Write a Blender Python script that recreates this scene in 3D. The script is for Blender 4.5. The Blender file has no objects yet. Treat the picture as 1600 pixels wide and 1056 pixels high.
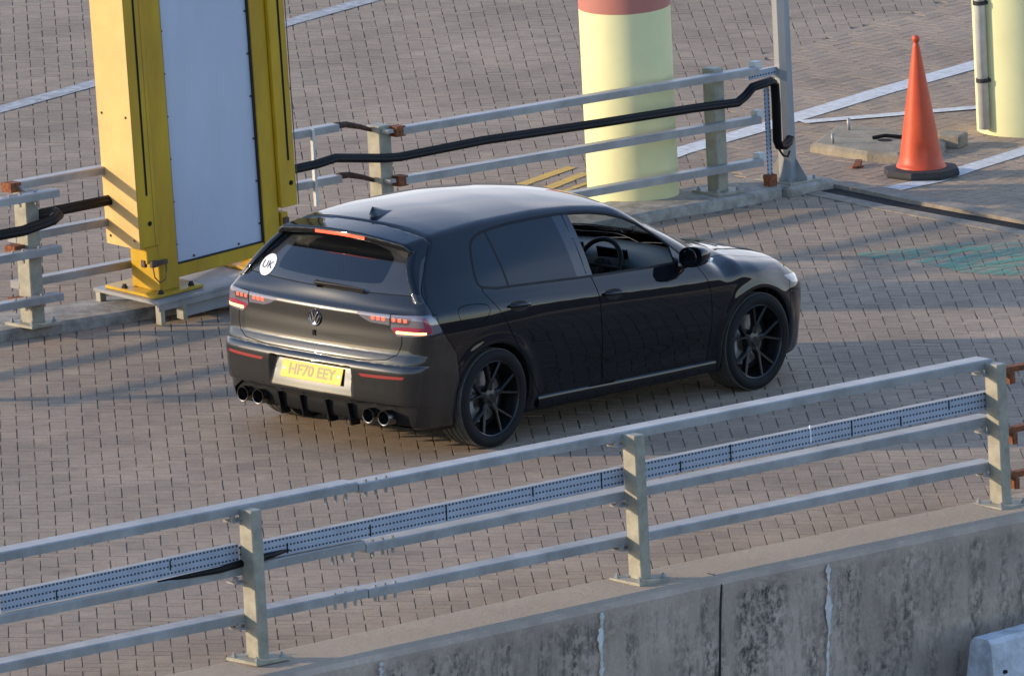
import bpy, math, random
import numpy as np
from mathutils import Vector, Matrix
random.seed(7); RNG = np.random.default_rng(7)
SC = bpy.context.scene; COL = SC.collection
# ---------------------------------------------------------------- camera
yaw, pitch, roll = math.radians(41.0574), math.radians(10.7553), math.radians(0.2065)
cd = bpy.data.cameras.new('camera'); cam = bpy.data.objects.new('camera', cd); COL.objects.link(cam)
d = Vector((math.cos(yaw)*math.cos(pitch), math.sin(yaw)*math.cos(pitch), -math.sin(pitch)))
rt = d.cross(Vector((0, 0, 1))).normalized(); up = rt.cross(d)
r2 = rt*math.cos(roll) + up*math.sin(roll); u2 = -rt*math.sin(roll) + up*math.cos(roll)
cam.matrix_world = Matrix(((r2.x, u2.x, -d.x, -61.9468), (r2.y, u2.y, -d.y, -53.8481), (r2.z, u2.z, -d.z, 16.0104), (0, 0, 0, 1)))
cd.sensor_width = 36; cd.lens = 20000/1600*36; cd.clip_start = 1; cd.clip_end = 5000
SC.camera = cam
# ---------------------------------------------------------------- sky and sun
SUN_AZ, SUN_EL = math.radians(139.0), math.radians(13.0)
sd = Vector((math.cos(SUN_AZ)*math.cos(SUN_EL), math.sin(SUN_AZ)*math.cos(SUN_EL), math.sin(SUN_EL)))
W = bpy.data.worlds.new('World'); SC.world = W; W.use_nodes = True
nt = W.node_tree; bg = nt.nodes['Background']
sky = nt.nodes.new('ShaderNodeTexSky'); sky.sky_type = 'NISHITA'; sky.sun_disc = False
sky.sun_elevation = SUN_EL; sky.sun_rotation = math.pi/2 - SUN_AZ
sky.air_density = 1.0; sky.dust_density = 0.3; sky.ozone_density = 2.5
# thin streaky high cloud over the sky
tcw = nt.nodes.new('ShaderNodeTexCoord'); mpw = nt.nodes.new('ShaderNodeMapping'); mpw.inputs['Scale'].default_value = (1, 2.2, 5)
nw = nt.nodes.new('ShaderNodeTexNoise'); nw.inputs['Scale'].default_value = 2.2; nw.inputs['Detail'].default_value = 6
rw_ = nt.nodes.new('ShaderNodeMapRange'); rw_.inputs[1].default_value = .40; rw_.inputs[2].default_value = .72; rw_.inputs[3].default_value = .55; rw_.inputs[4].default_value = .98
mw = nt.nodes.new('ShaderNodeMix'); mw.data_type = 'RGBA'; mw.inputs[7].default_value = (4.9, 4.85, 5.3, 1)
nt.links.new(tcw.outputs['Generated'], mpw.inputs[0]); nt.links.new(mpw.outputs[0], nw.inputs['Vector']); nt.links.new(nw.outputs['Fac'], rw_.inputs[0])
sxw = nt.nodes.new('ShaderNodeSeparateXYZ'); nt.links.new(tcw.outputs['Generated'], sxw.inputs[0])
elw = nt.nodes.new('ShaderNodeMapRange'); elw.inputs[1].default_value = .26; elw.inputs[2].default_value = .52; elw.inputs[3].default_value = 1; elw.inputs[4].default_value = .07; nt.links.new(sxw.outputs[2], elw.inputs[0])
mlw = nt.nodes.new('ShaderNodeMath'); mlw.operation = 'MULTIPLY'; nt.links.new(rw_.outputs[0], mlw.inputs[0]); nt.links.new(elw.outputs[0], mlw.inputs[1])
azw = nt.nodes.new('ShaderNodeVectorMath'); azw.operation = 'DOT_PRODUCT'; azw.inputs[1].default_value = (.75, .66, 0); nt.links.new(tcw.outputs['Generated'], azw.inputs[0])
azr = nt.nodes.new('ShaderNodeMapRange'); azr.inputs[1].default_value = -.25; azr.inputs[2].default_value = .45; azr.inputs[3].default_value = .22; azr.inputs[4].default_value = 1; nt.links.new(azw.outputs['Value'], azr.inputs[0])
ml2 = nt.nodes.new('ShaderNodeMath'); ml2.operation = 'MULTIPLY'; nt.links.new(mlw.outputs[0], ml2.inputs[0]); nt.links.new(azr.outputs[0], ml2.inputs[1])
blw = nt.nodes.new('ShaderNodeMix'); blw.data_type = 'RGBA'; blw.inputs[0].default_value = .22; blw.inputs[7].default_value = (.9, 1.8, 4.2, 1); nt.links.new(sky.outputs[0], blw.inputs[6])
nt.links.new(ml2.outputs[0], mw.inputs[0]); nt.links.new(blw.outputs[2], mw.inputs[6]); nt.links.new(mw.outputs[2], bg.inputs[0]); bg.inputs[1].default_value = 0.15
sl = bpy.data.lights.new('sun', 'SUN'); sun = bpy.data.objects.new('sun', sl); COL.objects.link(sun)
sl.energy = 2.3; sl.angle = math.radians(1.4); sl.color = (1.0, 0.80, 0.56)
sun.rotation_euler = sd.to_track_quat('Z', 'Y').to_euler(); sun.location = (-8, 8, 12)
SC.view_settings.view_transform = 'Standard'; SC.view_settings.look = 'None'
SC.view_settings.exposure = 1.1; SC.view_settings.gamma = 1
SC.render.engine = 'CYCLES'
# ---------------------------------------------------------------- materials
def mat(name, col, rough=.6, metal=0, coat=0, var=.0, scale=8, bump=0, spec=.5, emit=None, estr=0, var2=None, stretch=(1,1,1), coatr=.03):
    m = bpy.data.materials.new(name); m.use_nodes = True; t = m.node_tree; b = t.nodes['Principled BSDF']
    b.inputs['Base Color'].default_value = (*col, 1); b.inputs['Roughness'].default_value = rough
    b.inputs['Metallic'].default_value = metal; b.inputs['Coat Weight'].default_value = coat
    b.inputs['Coat Roughness'].default_value = coatr; b.inputs['Specular IOR Level'].default_value = spec
    if emit: b.inputs['Emission Color'].default_value = (*emit, 1); b.inputs['Emission Strength'].default_value = estr
    if var or var2 or bump:
        tc = t.nodes.new('ShaderNodeTexCoord'); mp = t.nodes.new('ShaderNodeMapping'); mp.inputs['Scale'].default_value = stretch
        n = t.nodes.new('ShaderNodeTexNoise'); n.inputs['Scale'].default_value = scale; n.inputs['Detail'].default_value = 8; n.inputs['Roughness'].default_value = .65
        t.links.new(tc.outputs['Object'], mp.inputs[0]); t.links.new(mp.outputs[0], n.inputs['Vector'])
        if var or var2:
            r = t.nodes.new('ShaderNodeValToRGB'); r.color_ramp.elements[0].position = .35; r.color_ramp.elements[1].position = .68
            lo = var2 if var2 else tuple(c*(1-var) for c in col)
            r.color_ramp.elements[0].color = (*lo, 1); r.color_ramp.elements[1].color = (*(min(1, c*(1+var*.4)) for c in col), 1)
            t.links.new(n.outputs['Fac'], r.inputs[0]); t.links.new(r.outputs[0], b.inputs['Base Color'])
        if bump:
            bp = t.nodes.new('ShaderNodeBump'); bp.inputs['Strength'].default_value = bump; bp.inputs['Distance'].default_value = .01
            n2 = t.nodes.new('ShaderNodeTexNoise'); n2.inputs['Scale'].default_value = scale*6; n2.inputs['Detail'].default_value = 6
            t.links.new(mp.outputs[0], n2.inputs['Vector']); t.links.new(n2.outputs['Fac'], bp.inputs['Height']); t.links.new(bp.outputs[0], b.inputs['Normal'])
    return m
def N(t, k, **kw):
    n = t.nodes.new(k)
    for a, v in kw.items(): setattr(n, a, v)
    return n
MT = {}
MT['galv'] = mat('galvanised_steel', (.35,.343,.33), .42, .2, var=.30, scale=3.5, bump=.03)
MT['galv_warm'] = mat('weathered_galvanised_post', (.35,.325,.25), .55, .1, var=.3, scale=9, bump=.1)
MT['rust'] = mat('rusty_steel', (.26,.085,.03), .9, 0, var=.6, scale=40, bump=.4)
MT['rustdark'] = mat('dark_rusted_steel', (.09,.045,.028), .9, 0, var=.6, scale=40, bump=.4)
MT['yellow'] = mat('yellow_paint', (.58,.355,.012), .42, 0, coat=.12, var2=(.42,.24,.012), scale=4, bump=.06, stretch=(1,1,.25))
MT['yellow_sunlit'] = mat('sunlit_side_yellow_paint', (.74,.46,.17), .45, 0, var=.10, scale=4)  # the yellow paint lightened, sunlight on the left face put into its colour
MT['panel'] = mat('pale_panel_sheet', (.50,.54,.63), .38, 0, coat=.15, var=.10, scale=2.2, stretch=(1,1,.3), bump=.02)
MT['black'] = mat('black_plastic', (.008,.008,.009), .5, 0, spec=.2, bump=.03, scale=20)
MT['gap'] = mat('panel_gap', (.002,.002,.002), .9)
MT['cable'] = mat('black_cable_sheath', (.003,.003,.004), .5, 0, bump=.1, scale=30, spec=.2)
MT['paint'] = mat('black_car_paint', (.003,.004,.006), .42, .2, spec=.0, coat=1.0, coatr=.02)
MT['flake'] = mat('sunlit_rear_metallic_paint', (.017,.0165,.0155), .30, .30, coat=1.0, coatr=.015)  # lighter copy of the black car paint, sun on the rear put into its tone
MT['flake_shaded'] = mat('shaded_side_bumper_paint', (.007,.0075,.009), .34, .30, coat=1.0, coatr=.015)  # same bumper paint darkened, shade of the sides put into its colour
MT['gloss'] = mat('gloss_black_trim', (.006,.006,.007), .12, 0, coat=.6)
MT['pglass'] = mat('privacy_glass', (.003,.005,.009), .03, 0, spec=0, coat=1.0, coatr=.01)
MT['rglass'] = mat('dusty_rear_glass', (.035,.037,.040), .22, 0, coat=.7, coatr=.05, var=.2, scale=3)
MT['rclear'] = mat('dark_rear_glass', (.004,.005,.007), .06, 0, coat=.6)
MT['tyre'] = mat('tyre_rubber', (.011,.011,.012), .75, 0, spec=.2, bump=.1, scale=25)
MT['tread'] = mat('dusty_tyre_tread', (.085,.080,.068), .9, 0, var=.3, scale=25, bump=.2)
MT['rim'] = mat('black_alloy', (.008,.008,.009), .32, .2, coat=.25)
MT['disc'] = mat('brake_steel', (.35,.34,.33), .3, .9, var=.2, scale=20)
MT['caliper'] = mat('grey_caliper', (.30,.30,.29), .4, .3)
MT['chrome'] = mat('dark_chrome', (.45,.45,.46), .12, 1)
MT['badge'] = mat('black_chrome_badge', (.16,.16,.165), .18, 1)
MT['exhaust'] = mat('exhaust_steel', (.16,.155,.15), .25, 1)
MT['plate'] = mat('yellow_number_plate', (.80,.50,.05), .5, 0, coat=.05, spec=.3)
MT['platechar'] = mat('glare_washed_plate_character', (.22,.17,.07), .5)  # black letters turned brown, sun glare on the plate put into their colour
MT['white'] = mat('white_sticker', (.80,.80,.82), .4)
MT['ink'] = mat('dark_ink', (.03,.03,.05), .5)
MT['lens'] = mat('tail_lamp_lens', (.20,.18,.20), .06, .35, coat=1, coatr=.01)
MT['lensdark'] = mat('smoked_lamp_lens', (.10,.085,.085), .06, .2, coat=1, coatr=.01)
MT['lensred'] = mat('red_lamp_lens', (.30,.03,.06), .1, 0, coat=1)
MT['refl'] = mat('red_reflector', (.28,.035,.03), .3, 0, coat=.6)
MT['lit'] = mat('lit_red_lamp', (.5,.02,.02), .3, 0, emit=(1,.10,.045), estr=1.1)
MT['litbar'] = mat('lit_tail_bar', (.5,.05,.02), .3, 0, emit=(1,.26,.07), estr=5)
MT['hlens'] = mat('headlamp_lens', (.12,.13,.15), .05, .4, coat=1)
MT['indic'] = mat('mirror_indicator_lens', (.75,.75,.78), .2, 0, coat=.6)
MT['interior'] = mat('dark_interior_trim', (.012,.013,.014), .7, 0, bump=.05, scale=60)
MT['dash'] = mat('dashboard_plastic', (.028,.040,.043), .6, 0, bump=.05, scale=60)
MT['screen'] = mat('screen_glass', (.004,.004,.006), .08, 0, coat=.5)
MT['icon'] = mat('lit_screen_icon', (.2,.25,.3), .3, emit=(.5,.7,1), estr=.5)
MT['cone'] = mat('orange_cone_plastic', (.62,.075,.018), .5, 0, var=.15, scale=7, bump=.05)
MT['rubber'] = mat('black_rubber_base', (.028,.028,.030), .8, 0, var=.3, scale=15, bump=.3)
MT['pillar'] = mat('pale_yellow_pillar_paint', (.74,.71,.38), .6, 0, var=.06, scale=3, bump=.05)
MT['pillarred'] = mat('faded_red_pillar_band', (.46,.17,.13), .65, 0, var=.1, scale=4)
MT['pipe'] = mat('pale_grey_pipe', (.60,.60,.56), .5, 0, var=.15, scale=8)
MT['polemat'] = mat('grey_lamp_post_paint', (.32,.33,.34), .42, .2, var=.15, scale=6, stretch=(1,1,.2))
MT['kerb'] = mat('weathered_kerb_concrete', (.36,.32,.265), .92, 0, var=.45, scale=9, bump=.5)
MT['pad'] = mat('pale_pad_concrete', (.31,.26,.185), .92, 0, var=.3, scale=8, bump=.5)
MT['concstrip'] = mat('drain_edge_concrete', (.30,.245,.185), .92, 0, var=.3, scale=12, bump=.4)
MT['grate'] = mat('drain_grate_iron', (.035,.028,.024), .85, 0, var=.5, scale=25, bump=.4)
MT['markw'] = mat('worn_white_marking', (.74,.73,.70), .8, 0, var2=(.50,.47,.43), scale=14, bump=.3)
MT['markf'] = mat('faded_white_marking', (.55,.54,.52), .85, 0, var2=(.26,.245,.235), scale=12, bump=.3)
MT['marky'] = mat('worn_yellow_marking', (.78,.46,.05), .85, 0, var2=(.50,.32,.10), scale=10)
MT['barrier'] = mat('painted_concrete_barrier', (.66,.67,.70), .8, 0, var2=(.34,.34,.34), scale=7, bump=.3)
MT['asphalt'] = mat('lower_asphalt', (.045,.045,.048), .95, 0, var=.3, scale=3, bump=.3)
MT['joint'] = mat('sandy_joint_bed', (.25,.21,.17), .95, 0, var=.4, scale=4, bump=.4)
MT['weed'] = mat('dry_weed', (.10,.12,.03), .8)
MT['box'] = mat('connector_box', (.10,.06,.04), .7, 0, var=.4, scale=30)

def glass_mat(name, tint, fac):
    m = bpy.data.materials.new(name); m.use_nodes = True; t = m.node_tree; t.nodes.remove(t.nodes['Principled BSDF'])
    tr = N(t, 'ShaderNodeBsdfTransparent'); tr.inputs[0].default_value = (*tint, 1)
    gl = N(t, 'ShaderNodeBsdfGlossy'); gl.inputs['Roughness'].default_value = .02; gl.inputs[0].default_value = (.9,.95,1,1)
    lw = N(t, 'ShaderNodeLayerWeight'); pw_ = N(t, 'ShaderNodeMath', operation='POWER'); pw_.inputs[1].default_value = 4; t.links.new(lw.outputs['Facing'], pw_.inputs[0])
    fr = N(t, 'ShaderNodeMath', operation='MULTIPLY_ADD'); fr.inputs[1].default_value = .7; fr.inputs[2].default_value = .05; t.links.new(pw_.outputs[0], fr.inputs[0]); mx = N(t, 'ShaderNodeMixShader')
    t.links.new(fr.outputs[0], mx.inputs[0]); t.links.new(tr.outputs[0], mx.inputs[1]); t.links.new(gl.outputs[0], mx.inputs[2])
    t.links.new(mx.outputs[0], t.nodes['Material Output'].inputs[0]); return m
MT['wglass'] = glass_mat('windscreen_glass', (.80,.86,.84), 1.45)

def paving_mat(name, tint):
    m = bpy.data.materials.new(name); m.use_nodes = True; t = m.node_tree; b = t.nodes['Principled BSDF']
    at = N(t, 'ShaderNodeAttribute', attribute_name='tone'); tc = N(t, 'ShaderNodeTexCoord')
    r = N(t, 'ShaderNodeValToRGB'); e = r.color_ramp.elements
    e[0].position = 0; e[0].color = (tint[0]*.84, tint[1]*.85, tint[2]*.88, 1); e[1].position = 1; e[1].color = (tint[0]*1.12, tint[1]*1.10, tint[2]*1.07, 1)
    x = e.new(.5); x.color = (*tint, 1)
    t.links.new(at.outputs['Fac'], r.inputs[0])
    def noise(sc, det, lo, hi, a, bb, vec=None):
        n = N(t, 'ShaderNodeTexNoise'); n.inputs['Scale'].default_value = sc; n.inputs['Detail'].default_value = det; n.inputs['Roughness'].default_value = .65
        t.links.new(vec if vec else tc.outputs['Object'], n.inputs['Vector'])
        mr = N(t, 'ShaderNodeMapRange'); mr.inputs[1].default_value = lo; mr.inputs[2].default_value = hi; mr.inputs[3].default_value = a; mr.inputs[4].default_value = bb
        t.links.new(n.outputs['Fac'], mr.inputs[0]); return mr.outputs[0]
    mp = N(t, 'ShaderNodeMapping'); mp.inputs['Scale'].default_value = (.12, 1.5, 1); t.links.new(tc.outputs['Object'], mp.inputs[0])
    cur = r.outputs[0]
    for f in (noise(.7, 5, .35, .65, .80, 1.10), noise(1.9, 3, .62, .74, 1.0, .80), noise(2.2, 4, .35, .7, .90, 1.04, mp.outputs[0]), noise(55, 4, .3, .7, .80, 1.16), noise(9, 6, .3, .7, .9, 1.08)):
        mm = N(t, 'ShaderNodeVectorMath', operation='SCALE'); t.links.new(cur, mm.inputs[0]); t.links.new(f, mm.inputs['Scale']); cur = mm.outputs[0]
    t.links.new(cur, b.inputs['Base Color']); b.inputs['Roughness'].default_value = .88; b.inputs['Specular IOR Level'].default_value = .25
    bp = N(t, 'ShaderNodeBump'); bp.inputs['Strength'].default_value = .35; bp.inputs['Distance'].default_value = .004
    n = N(t, 'ShaderNodeTexNoise'); n.inputs['Scale'].default_value = 120; n.inputs['Detail'].default_value = 5
    t.links.new(tc.outputs['Object'], n.inputs['Vector']); t.links.new(n.outputs['Fac'], bp.inputs['Height']); t.links.new(bp.outputs[0], b.inputs['Normal'])
    return m
MT['pave'] = paving_mat('herringbone_paving', (.375,.280,.198))

def wall_mat():
    m = bpy.data.materials.new('stained_parapet_concrete'); m.use_nodes = True; t = m.node_tree; b = t.nodes['Principled BSDF']
    tc = N(t, 'ShaderNodeTexCoord'); mp = N(t, 'ShaderNodeMapping'); mp.inputs['Scale'].default_value = (2.4, 2.4, .45)
    t.links.new(tc.outputs['Object'], mp.inputs[0])
    def ns(sc, vec, lo, hi, det=8):
        n = N(t, 'ShaderNodeTexNoise'); n.inputs['Scale'].default_value = sc; n.inputs['Detail'].default_value = det; n.inputs['Roughness'].default_value = .75
        t.links.new(vec, n.inputs['Vector']); mr = N(t, 'ShaderNodeMapRange'); mr.inputs[1].default_value = lo; mr.inputs[2].default_value = hi
        t.links.new(n.outputs['Fac'], mr.inputs[0]); return mr.outputs[0]
    streak = ns(1.6, mp.outputs[0], .42, .62, 4); mq = N(t, 'ShaderNodeMapping'); mq.inputs['Scale'].default_value = (1.1, 1.1, .85); t.links.new(tc.outputs['Object'], mq.inputs[0]); grain = ns(20, mq.outputs[0], .44, .58); big = ns(1.3, tc.outputs['Object'], .38, .62, 3)
    sx = N(t, 'ShaderNodeSeparateXYZ'); t.links.new(tc.outputs['Object'], sx.inputs[0])
    top = N(t, 'ShaderNodeMapRange'); top.inputs[1].default_value = -.13; top.inputs[2].default_value = -.05; t.links.new(sx.outputs[2], top.inputs[0])
    mul = N(t, 'ShaderNodeMath', operation='MULTIPLY'); t.links.new(streak, mul.inputs[0]); t.links.new(grain, mul.inputs[1])
    inv = N(t, 'ShaderNodeMath', operation='SUBTRACT'); inv.inputs[0].default_value = 1; t.links.new(top.outputs[0], inv.inputs[1])
    m2 = N(t, 'ShaderNodeMath', operation='MULTIPLY'); t.links.new(mul.outputs[0], m2.inputs[0]); t.links.new(inv.outputs[0], m2.inputs[1])
    c1 = N(t, 'ShaderNodeMix', data_type='RGBA'); c1.inputs[6].default_value = (.40,.305,.235,1); c1.inputs[7].default_value = (.56,.43,.33,1); t.links.new(big, c1.inputs[0])
    c2 = N(t, 'ShaderNodeMix', data_type='RGBA'); t.links.new(c1.outputs[2], c2.inputs[6]); c2.inputs[7].default_value = (.075,.066,.052,1); t.links.new(m2.outputs[0], c2.inputs[0])
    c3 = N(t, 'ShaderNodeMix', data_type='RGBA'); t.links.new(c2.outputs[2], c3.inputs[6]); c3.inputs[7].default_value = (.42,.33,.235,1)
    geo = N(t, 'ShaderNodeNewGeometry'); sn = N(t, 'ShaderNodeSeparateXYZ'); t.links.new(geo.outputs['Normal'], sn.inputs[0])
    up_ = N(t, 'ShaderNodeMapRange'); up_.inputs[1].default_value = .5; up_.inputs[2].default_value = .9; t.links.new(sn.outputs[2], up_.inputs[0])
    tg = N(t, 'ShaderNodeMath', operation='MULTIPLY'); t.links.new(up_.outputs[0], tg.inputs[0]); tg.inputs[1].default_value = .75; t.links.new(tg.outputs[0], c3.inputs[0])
    t.links.new(c3.outputs[2], b.inputs['Base Color']); b.inputs['Roughness'].default_value = .92
    bp = N(t, 'ShaderNodeBump'); bp.inputs['Strength'].default_value = .5; bp.inputs['Distance'].default_value = .01
    t.links.new(grain, bp.inputs['Height']); t.links.new(bp.outputs[0], b.inputs['Normal'])
    return m
MT['wall'] = wall_mat()

def tray_mat():
    m = bpy.data.materials.new('perforated_tray_steel'); m.use_nodes = True; t = m.node_tree; b = t.nodes['Principled BSDF']
    uv = N(t, 'ShaderNodeUVMap'); sx = N(t, 'ShaderNodeSeparateXYZ'); t.links.new(uv.outputs[0], sx.inputs[0])
    def slot(out, per, width, off=0):
        a = N(t, 'ShaderNodeMath', operation='DIVIDE'); t.links.new(out, a.inputs[0]); a.inputs[1].default_value = per
        o = N(t, 'ShaderNodeMath', operation='ADD'); t.links.new(a.outputs[0], o.inputs[0]); o.inputs[1].default_value = off
        f = N(t, 'ShaderNodeMath', operation='FRACT'); t.links.new(o.outputs[0], f.inputs[0])
        l = N(t, 'ShaderNodeMath', operation='LESS_THAN'); t.links.new(f.outputs[0], l.inputs[0]); l.inputs[1].default_value = width
        return l.outputs[0]
    a = slot(sx.outputs[0], .030, .55); v = slot(sx.outputs[1], .040, .30, -.35)
    mu = N(t, 'ShaderNodeMath', operation='MULTIPLY'); t.links.new(a, mu.inputs[0]); t.links.new(v, mu.inputs[1])
    tc = N(t, 'ShaderNodeTexCoord'); n = N(t, 'ShaderNodeTexNoise'); n.inputs['Scale'].default_value = 6; t.links.new(tc.outputs['Object'], n.inputs['Vector'])
    r = N(t, 'ShaderNodeValToRGB'); r.color_ramp.elements[0].color = (.27,.31,.38,1); r.color_ramp.elements[1].color = (.46,.50,.57,1); t.links.new(n.outputs['Fac'], r.inputs[0])
    mx = N(t, 'ShaderNodeMix', data_type='RGBA'); t.links.new(r.outputs[0], mx.inputs[6]); mx.inputs[7].default_value = (.03,.035,.05,1); t.links.new(mu.outputs[0], mx.inputs[0])
    t.links.new(mx.outputs[2], b.inputs['Base Color']); b.inputs['Roughness'].default_value = .5; b.inputs['Metallic'].default_value = .2
    return m
MT['tray'] = tray_mat()
# ---------------------------------------------------------------- mesh helpers
def raw(name, V, F, m, parent=None, smooth=False, normals=None, fm=None, uvs=None):
    me = bpy.data.meshes.new(name); me.from_pydata([tuple(v) for v in V], [], [tuple(f) for f in F])
    for k in (m if isinstance(m, (list, tuple)) else [m]): me.materials.append(MT[k])
    if fm is not None: me.polygons.foreach_set('material_index', np.asarray(fm, dtype=np.int32))
    if smooth or normals is not None: me.polygons.foreach_set('use_smooth', np.ones(len(me.polygons), dtype=bool))
    if uvs is not None:
        ul = me.uv_layers.new(name='UVMap')
        li = np.zeros(len(me.loops), dtype=np.int32); me.loops.foreach_get('vertex_index', li)
        ul.data.foreach_set('uv', np.asarray(uvs, dtype=np.float32)[li].ravel())
    me.update()
    if not smooth and normals is None: me.shade_flat()
    if normals is not None: me.normals_split_custom_set_from_vertices([tuple(n) for n in normals])
    o = bpy.data.objects.new(name, me); COL.objects.link(o)
    if parent: o.parent = parent
    return o
class MB:
    def __init__(s): s.V = []; s.F = []; s.M = []; s.U = []
    def add(s, V, F, mi=0, U=None):
        b = len(s.V); s.V += [tuple(v) for v in V]; s.F += [tuple(i + b for i in f) for f in F]; s.M += [mi]*len(F)
        s.U += U if U else [(0, 0)]*len(V); return s
    def obox(s, c, ax, ay, az, bev=0, mi=0):      # centre and three half-extent vectors, with chamfered edges
        c, ax, ay, az = map(Vector, (c, ax, ay, az))
        if bev <= 0:
            V = [c + ax*i + ay*j + az*k for k in (-1, 1) for j in (-1, 1) for i in (-1, 1)]
            return s.add(V, [(0,2,3,1),(4,5,7,6),(0,1,5,4),(2,6,7,3),(0,4,6,2),(1,3,7,5)], mi)
        lx, ly, lz = ax.length, ay.length, az.length; V = []; idx = {}
        for k in (-1, 1):
            for j in (-1, 1):
                for i in (-1, 1):
                    for w in range(3):
                        q = [1 - bev/lx, 1 - bev/ly, 1 - bev/lz]; q[w] = 1
                        idx[(i,j,k,w)] = len(V); V.append(c + ax*i*q[0] + ay*j*q[1] + az*k*q[2])
        F = []
        for w in range(3):
            o = [a for a in range(3) if a != w]
            for sgn in (-1, 1):
                q = []
                for a, b in ((-1,-1),(1,-1),(1,1),(-1,1)):
                    ks = [0,0,0]; ks[w] = sgn; ks[o[0]] = a; ks[o[1]] = b; q.append(idx[(*ks, w)])
                F.append(q)
            for a in (-1, 1):
                for b in (-1, 1):
                    ks = [0,0,0]; ks[o[0]] = a; ks[o[1]] = b; k0 = list(ks); k1 = list(ks); k0[w] = -1; k1[w] = 1
                    F.append([idx[(*k0,o[0])], idx[(*k1,o[0])], idx[(*k1,o[1])], idx[(*k0,o[1])]])
        for k in (-1, 1):
            for j in (-1, 1):
                for i in (-1, 1): F.append([idx[(i,j,k,0)], idx[(i,j,k,1)], idx[(i,j,k,2)]])
        return s.add(V, F, mi)
    def tube(s, pts, r, n=10, mi=0, cap=True):
        pts = [Vector(p) for p in pts]; rr = r if isinstance(r, (list, tuple)) else [r]*len(pts); V = []; F = []
        up0 = None
        for i, p in enumerate(pts):
            t = (pts[min(i+1, len(pts)-1)] - pts[max(i-1, 0)]).normalized()
            if up0 is None: up0 = t.orthogonal().normalized()
            a = (up0 - t*up0.dot(t)).normalized(); b = t.cross(a); up0 = a
            for k in range(n):
                th = 2*math.pi*k/n; V.append(p + (a*math.cos(th) + b*math.sin(th))*rr[i])
        for i in range(len(pts)-1):
            for k in range(n): F.append((i*n+k, i*n+(k+1)%n, (i+1)*n+(k+1)%n, (i+1)*n+k))
        if cap: F += [tuple(range(n))[::-1], tuple((len(pts)-1)*n + k for k in range(n))]
        return s.add(V, F, mi)
    def lathe(s, o, ax, prof, n=48, mi=0, u0=None, cap=False):   # prof: (radius, distance along the axis)
        o = Vector(o); ax = Vector(ax).normalized(); a = Vector(u0) if u0 else ax.orthogonal().normalized(); b = ax.cross(a)
        V = []; F = []
        for (r, h) in prof:
            for k in range(n):
                th = 2*math.pi*k/n; V.append(o + ax*h + (a*math.cos(th) + b*math.sin(th))*r)
        for i in range(len(prof)-1):
            for k in range(n): F.append((i*n+k, i*n+(k+1)%n, (i+1)*n+(k+1)%n, (i+1)*n+k))
        if cap: F += [tuple(range(n))[::-1], tuple((len(prof)-1)*n + k for k in range(n))]
        return s.add(V, F, mi)
    def prism(s, poly, ext, mi=0):                # polygon of 3-D points swept along ext
        n = len(poly); P = [Vector(p) for p in poly]; e = Vector(ext)
        return s.add(P + [p + e for p in P], [tuple(range(n))[::-1], tuple(range(n, 2*n))] + [(i, (i+1)%n, n+(i+1)%n, n+i) for i in range(n)], mi)
    def build(s, name, m, parent=None, smooth=False, angle=None):
        o = raw(name, s.V, s.F, m, parent, smooth, fm=s.M, uvs=s.U if any(u != (0,0) for u in s.U) else None)
        if angle is not None:
            o.data.polygons.foreach_set('use_smooth', np.ones(len(o.data.polygons), dtype=bool)); o.data.set_sharp_from_angle(angle=math.radians(angle))
        return o
def tag(o, label=None, cat=None, group=None, kind=None):
    if label: o['label'] = label
    if cat: o['category'] = cat
    if group: o['group'] = group
    if kind: o['kind'] = kind
    return o
def empty(name, loc, label, cat, group=None):
    o = bpy.data.objects.new(name, None); COL.objects.link(o); o.location = loc; o.empty_display_size = .2
    return tag(o, label, cat, group)
def part(mb, name, m, parent, **k):               # world-space mesh parented to a thing whose origin is at parent.location
    o = mb.build(name, m, parent, **k); p = parent; off = Vector((0,0,0))
    while p: off += p.location; p = p.parent
    for v in o.data.vertices: v.co -= off
    return o
# ================================================================ car body shape: signed function of x (forward), y (left), z (up)
def pchip(xs, ys):
    xs = np.asarray(xs, float); ys = np.asarray(ys, float)
    h = np.diff(xs); d = np.diff(ys) / h
    m = np.zeros_like(ys); m[0] = d[0]; m[-1] = d[-1]
    for i in range(1, len(xs) - 1):
        if d[i-1] * d[i] > 0:
            w1 = 2*h[i] + h[i-1]; w2 = h[i] + 2*h[i-1]
            m[i] = (w1 + w2) / (w1/d[i-1] + w2/d[i])
    def f(x):
        x = np.clip(x, xs[0], xs[-1])
        i = np.clip(np.searchsorted(xs, x) - 1, 0, len(h) - 1)
        t = (x - xs[i]) / h[i]; H = h[i]
        return ((2*t**3 - 3*t**2 + 1)*ys[i] + (t**3 - 2*t**2 + t)*H*m[i]
                + (-2*t**3 + 3*t**2)*ys[i+1] + (t**3 - t**2)*H*m[i+1])
    return f
def sm(a, lo, hi):
    t = np.clip((a - lo) / (hi - lo), 0, 1); return t*t*(3 - 2*t)
def smax(a, b, k):
    h = np.clip(0.5 + 0.5*(a - b)/k, 0, 1); return b*(1-h) + a*h + k*h*(1-h)
def smin(a, b, k): return -smax(-a, -b, k)

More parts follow.
